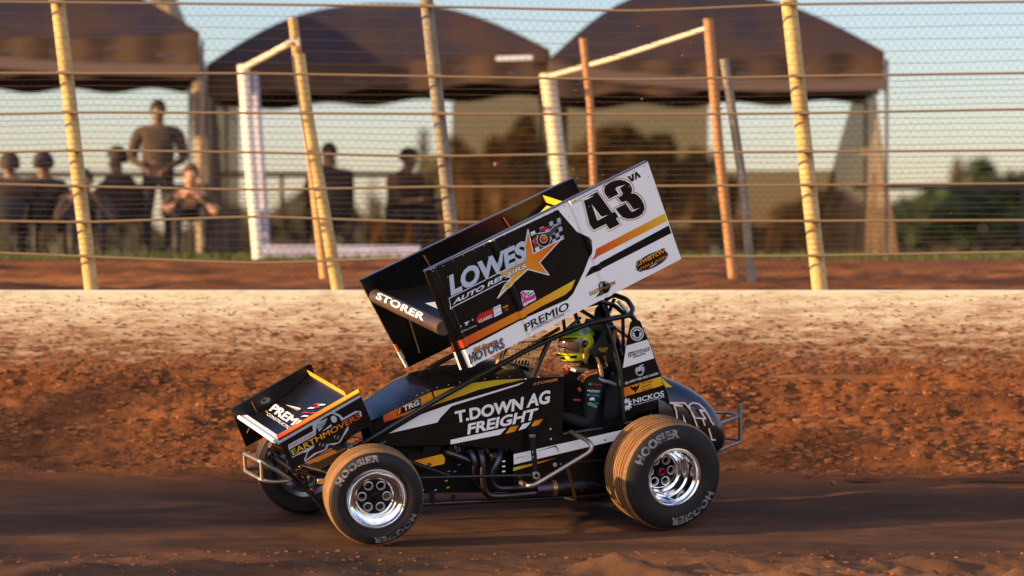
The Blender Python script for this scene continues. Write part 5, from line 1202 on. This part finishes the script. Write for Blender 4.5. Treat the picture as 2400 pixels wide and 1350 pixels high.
# bottle behind the tyre top
mb = MB(); a = P(1530, 985, .22); mb.tube([a - V(0, 0, .06), a + V(0, 0, .03)], .035, DARK, 16, 0); mb.tube([a + V(0, 0, .03), a + V(0, 0, .055)], .014, TUBE, 10, 0); mb.tube([P(1531, 950, .25), P(1531, 960, .25)], .012, ALLOY, 10, 0); mb.tube([P(1523, 955, .25), P(1527, 955, .25)], .01, RED, 8, 0)
BQ = Surf(mb, .258, 0, sx=5, ox=1290, oy=740); BQ.poly([(1150, 1185), (1185, 1135), (1178, 1165), (1195, 1170)], DWHITE, 1); BQ.poly([(1205, 1190), (1235, 1165), (1245, 1190)], DWHITE, 1); mb.build('oil_catch_bottle', car, 30)

# ---------------- tail tank
TS, TB_ = .50, .16                               # flat flank of the tank: y = TS + TB_*x
topz = [P(x, y, 0.0) for x, y in ((1530, 872), (1553, 880), (1575, 889), (1600, 903), (1620, 916), (1640, 934), (1660, 962), (1673, 988), (1682, 1015), (1687, 1040), (1686, 1060))]
tz = sorted([(p.x, p.z) for p in topz], key=lambda q: q[0]); tzx = [q[0] for q in tz]; tzz = [q[1] for q in tz]; xr, xf = tzx[0], -.86
mb = MB()
def tank(u, v):
    x = xf + (xr - xf) * math.sin(u * math.pi / 2); zt = float(np.interp(x, tzx, tzz)); t = (x - xf) / (xr - xf); zb = .34 + .22 * t ** 5; zt = zt * (1 - t ** 14) + .6 * t ** 14
    hw = max(.02, (TS + TB_ * x) * (1 - .85 * t ** 16)); a = v * 2 * math.pi
    cx, cz = math.sin(a), math.cos(a); e = 2 / 5.0
    y = hw * math.copysign(abs(cx) ** e, cx); z = (zt + zb) / 2 + (zt - zb) / 2 * math.copysign(abs(cz) ** (2 / 2.6), cz)
    return Vector((x, y, z))
mb.grid(tank, 30, 56, HOODM)
TT = Surf(mb, TS, TB_, sx=6.1375, ox=1440, oy=860, base=.004)
TT.poly([(690, 160), (745, 215), (835, 288), (735, 296), (700, 215)], YELLOW, 1)
for wd, m_, ly in ((26, ORANGE, 2), (15, DWHITE, 3)):
    TT.stroke([(800, 515), (1015, 520), (1090, 610), (1150, 740), (1190, 850)], wd, m_, ly); TT.stroke([(860, 560), (890, 640), (905, 750)], wd, m_, ly); TT.stroke([(800, 520), (975, 560), (860, 555)], wd, m_, ly)
    TT.stroke([(1160, 730), (1090, 610), (1075, 545), (1130, 515), (1210, 530), (1290, 600), (1350, 690), (1395, 790), (1430, 830)], wd, m_, ly); TT.stroke([(1155, 730), (1310, 745), (1225, 615), (1300, 635)], wd, m_, ly); TT.stroke([(1270, 745), (1300, 840)], wd, m_, ly)
    TT.stroke([(1360, 890), (1405, 1050), (1450, 1050)], wd, m_, ly)
TT.poly([(985, 680), (1035, 800), (1000, 800)], DWHITE, 3); TT.poly([(1225, 615), (1300, 635), (1250, 650)], DWHITE, 4)
mb.build('tail_tank', car, 50)

# ---------------- cockpit furniture
mb = MB(); mb.prism([V(-.28, .20, .36), V(-.62, .20, .36), V(-.78, .20, .98), V(-.72, .20, 1.0), V(-.56, .20, .46), V(-.28, .20, .42)], (0, -.40, 0), DARK); mb.build('seat', car, 20, .01)
HRM = mat('headrest_vinyl', (.012, .011, .011), .5); 
mb = MB(); hb = [P(x, y, .19) for x, y in ((1400, 805), (1420, 765), (1448, 768), (1440, 800), (1432, 830), (1385, 832), (1378, 822))]
mb.prism(hb, (0, -.03, 0), HRM); mb.prism([mirror(p) for p in hb], (0, .03, 0), HRM); mb.prism([P(1418, 765, .19), P(1448, 768, .19), P(1436, 850, .19), P(1420, 850, .19)], (0, -.38, 0), HRM)
mb.prism([P(1438, 770, .196), P(1448, 769, .196), P(1444, 808, .196), P(1434, 812, .196)], (0, -.39, 0), mat('orange_foam', (.45, .13, .03), .8))
QB = Surf(mb, .19, 0, sx=5, ox=1290, oy=740)
QB.text('BUTLER', (565, 404), (672, 396), (568, 376), (676, 370), YELLOW, 2, .03, .2); QB.text('BUILT', (588, 426), (660, 420), (590, 404), (664, 398), YELLOW, 2, .03, .2)
mb.build('headrest', car, 25, .004)
# rock guard, cowl pad, steering wheel, mirrors
mb = MB(); q0, q1, q2, q3 = P(1204, 806, .16), P(1287, 770, -.25), P(1160, 846, .22), P(1262, 866, -.10)
c3 = lambda x, y, d: P(860 + x / 3.14, 780 + y / 3.14, d)
g0, g1, g2, g3 = c3(1000, 75, .28), c3(1320, 60, -.20), c3(965, 200, .30), c3(1235, 262, -.12)
for k in range(13):
    u = k / 12; mb.tube([g0.lerp(g1, u), g2.lerp(g3, u)], .0035, GOLD, 6, 0)
for k in (0, .33, .66, 1): mb.tube([g0.lerp(g2, k), g1.lerp(g3, k)], .0035 if 0 < k < 1 else .006, GOLD, 6, 0)
mb.build('rock_guard', car, 40)
mb = MB(); mb.tube([c3(960, 208, .20), c3(1020, 245, .2), c3(1110, 285, .2), c3(1210, 318, .2)], .022, mat('gold_woven_pad', (.32, .22, .10), .7, bump=.6, bs=150), 12, .05); mb.build('cowl_pad', car, 50)
mb = MB(); sc_ = V(-.02, 0, .83); ax = V(-.9, 0, .45).normalized(); e1 = V(0, 1, 0); e2 = ax.cross(e1)
ring = [sc_ + e1 * .17 * math.cos(t) + e2 * .17 * math.sin(t) for t in [2 * math.pi * k / 32 for k in range(33)]]; mb.tube(ring, .014, DARK, 10, 0, caps=False)
for t in (0, 2.1, 4.2): mb.tube([sc_, sc_ + e1 * .165 * math.cos(t) + e2 * .165 * math.sin(t)], .009, ALLOY, 6, 0)
mb.tube([sc_, sc_ - ax * .22], .015, DARK, 8, 0); mb.build('steering_wheel', car, 50)
mb = MB(); mb.box(c3(1275, 235, .335), (.05, .02, .016), ALLOY, Matrix.Rotation(R(-20), 3, 'Y')); mb.build('pillar_clamp', car, 25, .002)
# cockpit dash plate behind the guard
mb = MB(); mb.prism([P(1239, 889, .32), P(1290, 845, .30), P(1320, 885, .32)], (0, -.62, 0), DARK) if False else mb.prism([V(.20, .30, .86), V(.05, .30, .90), V(.02, .30, .84), V(.20, .30, .80)], (0, -.6, 0), HOODM); mb.build('dash_cowl', car, 25, .004)

# ---------------- wheels
RINGM = mat('bright_ring_alloy', (.85, .84, .82), .35, metal=.7)
def wheel(center, yaw, camber, Rr, Wd, rim_r, dish, label, near=True, txt=True, nutm=DARK, grooves=()):
    s = 1 if near else -1
    M = Matrix.Translation(center) @ Matrix.Rotation(yaw, 4, 'Z') @ Matrix.Rotation(camber, 4, 'X') @ Matrix.Scale(s, 4, (0, 1, 0))
    mb = MB()
    # outer bead lip, stepped polished barrel, inner barrel
    prof = [(-.004, rim_r + .012), (.006, rim_r + .006), (.008, rim_r - .004), (.002, rim_r - .010), (-.006, rim_r - .014), (-.016, rim_r - .018), (-.03, rim_r - .034), (-dish * .45, rim_r - .040), (-dish * .5, rim_r - .052), (-dish * .85, rim_r - .056), (-dish * .9, rim_r - .07), (-dish, rim_r - .078), (-dish, .118)]
    mb.lathe(prof, CHROME, M, 72)
    mb.lathe([(-dish, rim_r - .07), (-Wd * .6, rim_r - .05), (-Wd + .02, rim_r - .02), (-Wd, rim_r + .01)], ALLOY, M, 48)
    o = mb.build('wheel', car, 22); o['label'] = label
    mb = MB()                                   # centre: black spider with six ringed holes
    y0 = -dish - .002; n = 72; hr, hc = .026, .084
    ring_o = [(.120 * math.cos(t), .120 * math.sin(t)) for t in [2 * math.pi * k / n for k in range(n)]]
    for k in range(6):
        a0_, a1_ = math.pi / 3 * k - math.pi / 6, math.pi / 3 * k + math.pi / 6; cx, cz = hc * math.cos(math.pi / 3 * k), hc * math.sin(math.pi / 3 * k)
        m_ = 24
        hole = [(cx + hr * math.cos(t), cz + hr * math.sin(t)) for t in [2 * math.pi * j / m_ for j in range(m_)]]
        def outer_pt(px_, pz_):                 # push from the hole centre out to the sector's edge
            dx, dz = px_ - cx, pz_ - cz; lo_, hi_ = 0., 12.
            for _ in range(24):
                mid = (lo_ + hi_) / 2; X, Z = cx + dx * mid, cz + dz * mid; rr_ = math.hypot(X, Z); an = (math.atan2(Z, X) - math.pi / 3 * k + math.pi) % (2 * math.pi) - math.pi
                if rr_ <= .120 and rr_ >= .035 and abs(an) <= math.pi / 6: lo_ = mid
                else: hi_ = mid
            return (cx + dx * lo_, cz + dz * lo_)
        out_ = [outer_pt(*h) for h in hole]
        for j in range(m_):
            j2 = (j + 1) % m_; mb.face([M @ Vector((hole[j][0], y0, hole[j][1])), M @ Vector((hole[j2][0], y0, hole[j2][1])), M @ Vector((out_[j2][0], y0, out_[j2][1])), M @ Vector((out_[j][0], y0, out_[j][1]))], DARK)
        Mh = M @ Matrix.Translation((cx, y0, cz)); mb.lathe([(.002, hr + .006), (.010, hr + .005), (.011, hr), (-.012, hr - .003)], RINGM, Mh, 28)
    mb.lathe([(0, .036), (.018, .034), (.024, .022), (.03, 0)], DARK, M @ Matrix.Translation((0, y0, 0)), 32)
    mb.build('wheel_centre', o, 30)
    mb = MB(); mb.lathe([(.0, .030), (.034, .028), (.038, .018), (.026, .012), (.026, 0)], nutm, M @ Matrix.Translation((0, y0, 0)), 6 if nutm is not DARK else 24); mb.build('hub_nut', o, 20)
    mb = MB(); pr = [(-.004, rim_r + .010), (.010, rim_r + .022), (.020, rim_r + .055), (.018, rim_r + (Rr - rim_r) * .52), (.004, rim_r + (Rr - rim_r) * .78), (-.018, Rr - .014), (-.040, Rr - .004)]
    k0 = len(pr); y = -.040; gl = []
    for g in grooves:
        gy = -.04 - g * (Wd - .07); pr += [(gy + .0035, Rr - .001), (gy + .003, Rr - .008), (gy - .003, Rr - .008), (gy - .0035, Rr - .001)]; gl += [len(pr) - 4, len(pr) - 3, len(pr) - 2]
    pr += [(-Wd + .03, Rr - .004), (-Wd + .008, Rr - .016), (-Wd - .012, rim_r + (Rr - rim_r) * .75), (-Wd - .02, rim_r + .05), (-Wd, rim_r + .008)]
    k1 = len(pr) - 5
    mb.lathe(pr, RUBBER, M, 96, lambda i: GROOVE if i in gl else (TREAD if k0 - 2 <= i < k1 else RUBBER))
    if txt:
        vs, fs = glyphs('HOOSIER', .055, 0, 1.12)
        rm, hh = rim_r + (Rr - rim_r) * .62, (Rr - rim_r) * .34
        for a_c in (math.pi * .68, -math.pi * .32):
            for f in fs:
                q = []
                for i in f:
                    u, v = vs[i]; an = a_c + .62 - 1.24 * u if True else 0; r = rm + (v - .5) * hh
                    yy = float(np.interp(r, [p[1] for p in pr[2:7]], [p[0] for p in pr[2:7]])) + .0022
                    q.append(M @ Vector((r * math.cos(math.pi - an) if False else r * math.cos(an) * -1, yy, r * math.sin(an))))
                mb.face(q, TYRETXT)
    mb.build('tyre', o, 26)
    return o
fc = P(881.7, 1169.6, .80); rc = P(1580, 1119, .87)
wheel(fc, R(-8), R(-3), .331, .25, .200, .075, 'near front wheel with polished rim', grooves=(.3, .5, .7))
wheel(rc, R(5), R(-2), .379, .35, .200, .21, 'near rear wheel with deep polished dish', nutm=mat('red_anodised', (.35, .01, .02), .25, metal=.7), grooves=(.03, .08, .16, .2, .3, .36, .45, .55, .6, .7, .78, .9))
# far wheels rest on the track too
def ground_fit(x, y, r):
    z = .3
    for _ in range(20):
        p = CARM @ Vector((x, y, z)); z -= (p.z - r - gz(p.y))
    return Vector((x, y, z))
wheel(ground_fit(fc.x + .03, -.90, .335), R(-8), R(3), .340, .25, .200, .075, 'far front wheel, half hidden by the nose wing', near=False, grooves=(.3, .5, .7))
wheel(ground_fit(rc.x, -.98, .42), R(5), R(2), .425, .44, .200, .18, 'far rear wheel, hidden behind the body', near=False, txt=False, grooves=(.2, .5, .8))
tub('front_axle', [(800, 1140, .5), (700, 1108, -.35)], .024, DARK) if False else None
mb = MB(); mb.tube([fc + V(0, -.2, -.01), Vector((fc.x, -.6, ground_fit(fc.x, -.8, .34).z))], .026, DARK, 14, 0); mb.build('front_axle', car)
mb = MB(); mb.tube([rc + V(0, -.3, 0), Vector((rc.x, -.6, ground_fit(rc.x, -.98, .42).z))], .04, DARK, 14, 0); mb.lathe([(-.14, .05), (-.1, .14), (.1, .14), (.14, .05)], DARK, Matrix.Translation((rc.x, 0, rc.z + .03)), 20); mb.build('rear_axle', car, 30)
# front suspension clutter
fx = fc.x
for (a, b_, r, m_, nm) in ((V(fx + .02, .56, .36), V(fx + .30, .24, .48), .016, DARK, 'steering_arm'), (V(fx + .05, .3, .42), V(fx + .45, .22, .55), .012, BRZ, 'front_shock'), (V(fx + .05, -.3, .42), V(fx + .45, -.22, .58), .012, BRZ, 'front_shock'),
                         (V(fx + .1, .5, .30), V(fx + .1, -.5, .33), .011, TUBE, 'drag_link'), (V(fx + .42, .30, .50), V(fx + .42, -.30, .50), .022, TUBE, 'torsion_tube'), (V(fx + .44, .27, .50), V(fx + .04, .42, .37), .014, TUBE, 'torsion_arm'), (V(fx + .44, -.27, .50), V(fx + .04, -.42, .40), .014, TUBE, 'torsion_arm'),
                         (V(fx + .40, .28, .47), V(fx + .12, .30, .10), .016, TUBE, 'front_frame_upright'), (V(fx + .40, -.2, .47), V(fx + .08, -.25, .14), .014, TUBE, 'front_frame_upright')):
    mb = MB(); mb.tube([a, b_], r, m_, 12, 0)
    if nm == 'front_shock': mb.tube([a.lerp(b_, .45), b_], .022, BRZ, 14, 0)
    mb.build(nm, car)
mb = MB()
for (x, y, d) in ((697, 1108, .28), (700, 1118, .30), (705, 1100, .3), (632, 1075, -.2), (638, 1068, -.18), (716, 1135, .36), (725, 1125, .42)):
    p = P(x, y, d); mb.tube([p, p + V(.01, .02, .03)], .011, BRZ if x % 2 else DARK, 8, 0)
mb.box(P(753, 1128, .55), (.06, .03, .035), ALLOY); mb.box(P(731, 1147, .5), (.02, .01, .012), RED); mb.box(P(752, 1128, .45), (.1, .05, .05), DARK); mb.build('suspension_fittings', car, 30, .003)
mb = MB(); mb.tube([P(816, 1052, .40), P(814, 1066, .42)], .012, ALLOY, 10, 0); mb.tube([P(818, 1047, .40), P(824, 1046, .42)], .01, BLUE, 8, 0); mb.build('brake_fitting', car)
mb = MB()
for k, (x, y, c) in enumerate(((990, 1150, ALLOY), (1020, 1150, ALLOY), (1052, 1106, BLUE), (1066, 1106, BLUE), (1050, 1144, YELLOW), (1046, 1128, ORANGE), (1076, 1090, ALLOY))): mb.tube([P(x - 3, y, .30), P(x + 3, y - 2, .30)], .0045, c, 8, 0)
mb.build('hose_fittings', car)

# ---------------- driver
def W(p): return CARM @ Vector(p)
hc = P(1354, 806, 0.0)
hw_ = W(hc); fdir = (CARR @ Vector((1, .10, -.12))).normalized()
up_ = CARR @ Vector((0, 0, 1))
Jd = {}
def cj(k, *p): Jd[k] = W(p)
cj('head', hc.x, 0, hc.z - .01); cj('neck', hc.x - .03, 0, hc.z - .17); cj('chest', hc.x - .07, 0, hc.z - .38); cj('pel', -.42, 0, .50)
cj('shl', hc.x - .05, .20, hc.z - .27); cj('shr', hc.x - .05, -.20, hc.z - .27)
el = P(1378, 1000, .265); cj('ell', el.x, .265, el.z + .02); cj('elr', el.x, -.265, el.z + .02)
Jd['wrl'] = W(sc_ + V(-.055, .165, -.03)); Jd['wrr'] = W(sc_ + V(-.055, -.165, -.03)); Jd['hdl'] = CARR @ Vector((.75, -.1, .5)); Jd['hdr'] = CARR @ Vector((.75, .1, .5))
cj('hpl', -.38, .10, .48); cj('hpr', -.38, -.10, .48); cj('knl', .06, .14, .62); cj('knr', .06, -.14, .62); cj('anl', .40, .12, .36); cj('anr', .40, -.12, .36)
drv = human(Jd, (.008, .008, .010), 'race driver in black suit and fluorescent yellow helmet in the cockpit', None, trouser=(.008, .008, .01), bare_arms=False, gloves=(.02, .02, .02), skin=(.4, .2, .12), neck_reg=1, name_m='driver', face=tuple(fdir.xy) + (0,))
drv.name = 'person'
BI = Matrix.Translation(-drv.location)
# helmet
YG = mat('fluoro_yellow_shell', (.90, .98, .04), .16, coat=.8); YG2 = mat('fluoro_green_shell', (.30, .80, .04), .16, coat=.8); HB = mat('helmet_black', (.008, .008, .01), .15, coat=.8); HG = mat('helmet_grey', (.35, .36, .40), .25, coat=.5); HCR = mat('helmet_cream', (.75, .68, .45), .25, coat=.4)
fx_ = (CARR @ Vector((1, .22, -.10))).normalized(); sz = up_.copy(); sy = sz.cross(fx_).normalized(); sz = fx_.cross(sy)
HM = Matrix(((fx_.x, sy.x, sz.x, hw_.x), (fx_.y, sy.y, sz.y, hw_.y), (fx_.z, sy.z, sz.z, hw_.z), (0, 0, 0, 1)))
def hshape(az, el_):
    x, y, z = math.cos(el_) * math.cos(az), math.cos(el_) * math.sin(az), math.sin(el_)
    k = 1.0
    X = x * (.148 if x > 0 else .150); Y_ = y * .122; Z = z * (.142 if z > 0 else .155)
    if x > 0 and z < 0: X += .020 * x * math.sin(min(1, -z * 1.6) * math.pi / 2) ; 
    if z < -.72: Z = -.112 - (-.72 - z) * .02
    if x < 0 and z < -.2: X *= 1 - .18 * min(1, (-z - .2))
    return Vector((X, Y_, Z))
def hcol(u, v):
    az = (u - .5) * 2 * math.pi; el_ = (v - .5) * math.pi; a = abs(az); d = math.degrees
    A, E_ = d(a), d(el_)
    if A < 66 and -12 < E_ < 24 - A * .10: return HB      # eye port
    if 72 <= A < 88 and -2 < E_ < 18: return HB
    if E_ < -44 and A < 100: return HCR
    if -44 <= E_ < -40 and A < 95: return HB
    if A < 22 and -36 < E_ < -26: return HB
    if A < 60 and A > 40 and -30 < E_ < -20: return HB
    if E_ > 55 - A * .12 and A < 70: return HB if (int(A / 9) % 3) else YG2
    if 30 < E_ < 62 and 85 < A < 112 and (E_ - 30) > (A - 85) * .4: return HG
    if 24 < E_ <= 29 and 20 < A < 60: return HB
    if A > 118 and 0 < E_ < 26: return HB
    if A > 100 and E_ < -5: return HB
    if E_ > 36 or A > 118: return YG2
    return YG
mb = MB(); mb.grid(lambda u, v: HM @ hshape((u - .5) * 2 * math.pi, (v - .5) * math.pi), 120, 72, YG, hcol)
hel = mb.build('helmet', drv, 0, M=BI)
mb = MB(); VIS = mat('smoked_visor', (.16, .10, .08), .10, alpha=.6, coat=.6)
mb.grid(lambda u, v: HM @ (hshape(R(-80 + 160 * u), R(-15 + 42 * v)) * 1.035), 30, 10, VIS); mb.build('visor', hel, 0)
mb = MB()
for s in (-1, 1):
    p = hshape(R(84 * s), R(10)); mb.lathe([(0, .024), (.010 * 1, .020), (.012, 0)], HB, HM @ Matrix.Translation(p) @ Matrix.Scale(s, 4, (0, 1, 0)), 20)
    mb.lathe([(.012, .010), (.016, .006), (.016, 0)], HG, HM @ Matrix.Translation(p) @ Matrix.Scale(s, 4, (0, 1, 0)), 14); mb.build('visor_pivot', hel, 30); mb = MB()
mb.tube([HM @ Vector((.165, -.03, -.052)), HM @ Vector((.165, .03, -.052))], .006, HB, 8, 0)
mb.build('visor_latch', hel, 30)
# collar, neck restraint, belts, sleeve patches
mb = MB(); CRM = mat('cream_restraint', (.26, .17, .09), .7); Dd = lambda x, y, d: W(P(1290 + x / 5, 740 + y / 5, d))
mb.tube([Dd(150, 590, .06), Dd(250, 610, .11), Dd(330, 640, .13), Dd(430, 640, .12)], .019, CRM, 10, .04)
mb.tube([Dd(140, 610, .06), Dd(190, 600, .1), Dd(210, 640, .12), Dd(180, 680, .12)], .009, RED, 8, .02); mb.tube([Dd(240, 620, .125), Dd(300, 645, .145)], .014, DWHITE, 8, 0); mb.build('neck_collar', drv, 50, M=BI)
mb = MB(); mb.tube([Dd(540, 490, .14), Dd(570, 560, .16), Dd(590, 640, .18), Dd(600, 715, .19)], .016, BRZ, 10, .05); mb.tube([Dd(575, 490, .13), Dd(600, 560, .15), Dd(610, 700, .17)], .008, DARK, 8, .05)
mb.tube([Dd(620, 540, .08), Dd(650, 600, .08)], .018, BRZ, 10, 0); mb.tube([Dd(400, 455, .14), Dd(400, 510, .15), Dd(420, 550, .15)], .013, BRZ, 10, .03)
mb.tube([Dd(560, 735, .19), Dd(620, 765, .20), Dd(690, 775, .20), Dd(760, 810, .19)], .012, HG, 8, .03); mb.build('head_restraint', drv, 50, M=BI)
mb = MB(); OR2 = mat('suit_orange', (.35, .08, .015), .7); YE2 = mat('suit_yellow', (.6, .4, .05), .7)
def band(pts, w0, m, r): 
    mb.tube([Dd(*q) for q in pts], r, m, 8, .05)
band([(370, 770, .215), (400, 705, .225), (460, 665, .225), (545, 650, .21)], 0, OR2, .017); band([(395, 735, .232), (440, 690, .235), (545, 668, .225)], 0, YE2, .009); band([(325, 745, .20), (380, 690, .215), (440, 655, .21)], 0, DWHITE, .008); band([(330, 742, .208), (380, 688, .222), (436, 655, .218)], 0, RED, .006)
mb.build('suit_trim', drv, 50, M=BI)
mb = MB(); band([(265, 985, .235), (350, 990, .245)], 0, RED, .008); mb.build('suit_stripe', drv, 50, M=BI)
mb = MB(); band([(325, 845, .235), (350, 885, .245)], 0, RED, .015); mb.build('suit_badge', drv, 50, M=BI)
mb = MB(); SP = Surf(mb, .322, 0, sx=5, ox=1290, oy=740)
def stx(s, x0, x1, y, h, m, b=.02, lay=1): SP.text(s, (x0, y + h), (x1, y + h + 8), (x0, y), (x1, y + 8), m, lay, b)
SP.disc((466, 802), 17, 15, GREEN, 1); stx('Castrol', 488, 598, 788, 22, RED); stx('PREMIO', 434, 582, 866, 24, DWHITE, .03); stx('CONSTRUCTIONS', 455, 560, 893, 8, DGREY, 0); stx('Dri-Rite', 465, 575, 915, 24, BLUE, .02); SP.disc((445, 928), 15, 15, BLUE, 1)
SP.poly([(460, 965), (500, 955), (518, 965), (512, 1000), (490, 985), (465, 998)], DWHITE, 1); SP.poly([(430, 1020), (475, 1012), (545, 1050), (545, 1085), (440, 1045)], GREEN, 1); stx('YORK', 520, 562, 1015, 12, DGREY, 0)
for q in mb.v: pass
mb.v = [tuple(CARM @ Vector(q)) for q in mb.v]; mb.build('sleeve_patches', drv, 0, M=BI)

# ---------------- loose dirt thrown in the air and lying on the track
CL = mat('dirt_clod', (.30, .11, .04), .9, rgb2=(.16, .06, .025), vs=30)
def clod(name, px, py, Y, r, label, group, seed):
    rg = random.Random(seed); mb = MB(); ph = [rg.uniform(0, 6) for _ in range(4)]
    mb.grid(lambda u, v: Vector((1.5 * math.sin(math.pi * v) * math.cos(2 * math.pi * u), math.sin(math.pi * v) * math.sin(2 * math.pi * u), .9 * math.cos(math.pi * v))) * r * (1 + .22 * math.sin(3 * 2 * math.pi * u + ph[0]) * math.sin(math.pi * v) + .15 * math.sin(7 * v + ph[1]) ), 16, 10, CL)
    o = mb.build(name, sharp=60); o.location = at(px, py, Y); o.rotation_euler = (rg.uniform(0, 1), rg.uniform(-.4, .4), rg.uniform(0, 1)); tag(o, label, 'dirt clod', group)
clod('dirt_clod', 1895, 1111, 1.7, .028, 'orange clod of dirt lying alone on the dark track right of the car', None, 1)
clod('dirt_clod', 1953, 1132, 1.2, .02, 'small flat clod right of the lone orange clod', None, 2)
clod('dirt_clod', 1163, 385, 3.2, .018, 'dark clod flying above the wing against the brown trees', None, 4)
for k, (x, y) in enumerate(((1315, 390), (1345, 397), (1354, 418), (1414, 410), (1322, 458), (1496, 62), (1452, 88), (1350, 212), (1505, 232), (1468, 285), (1095, 338), (1001, 395), (1600, 130), (1620, 98), (1740, 395), (1720, 340), (1690, 255), (2010, 560), (2230, 500), (2080, 610))):
    clod('dirt_fleck', x, y, 2.6, .0065, 'tiny orange fleck of dirt flying in front of the fence', 'flecks of dirt flying above the car', 20 + k)
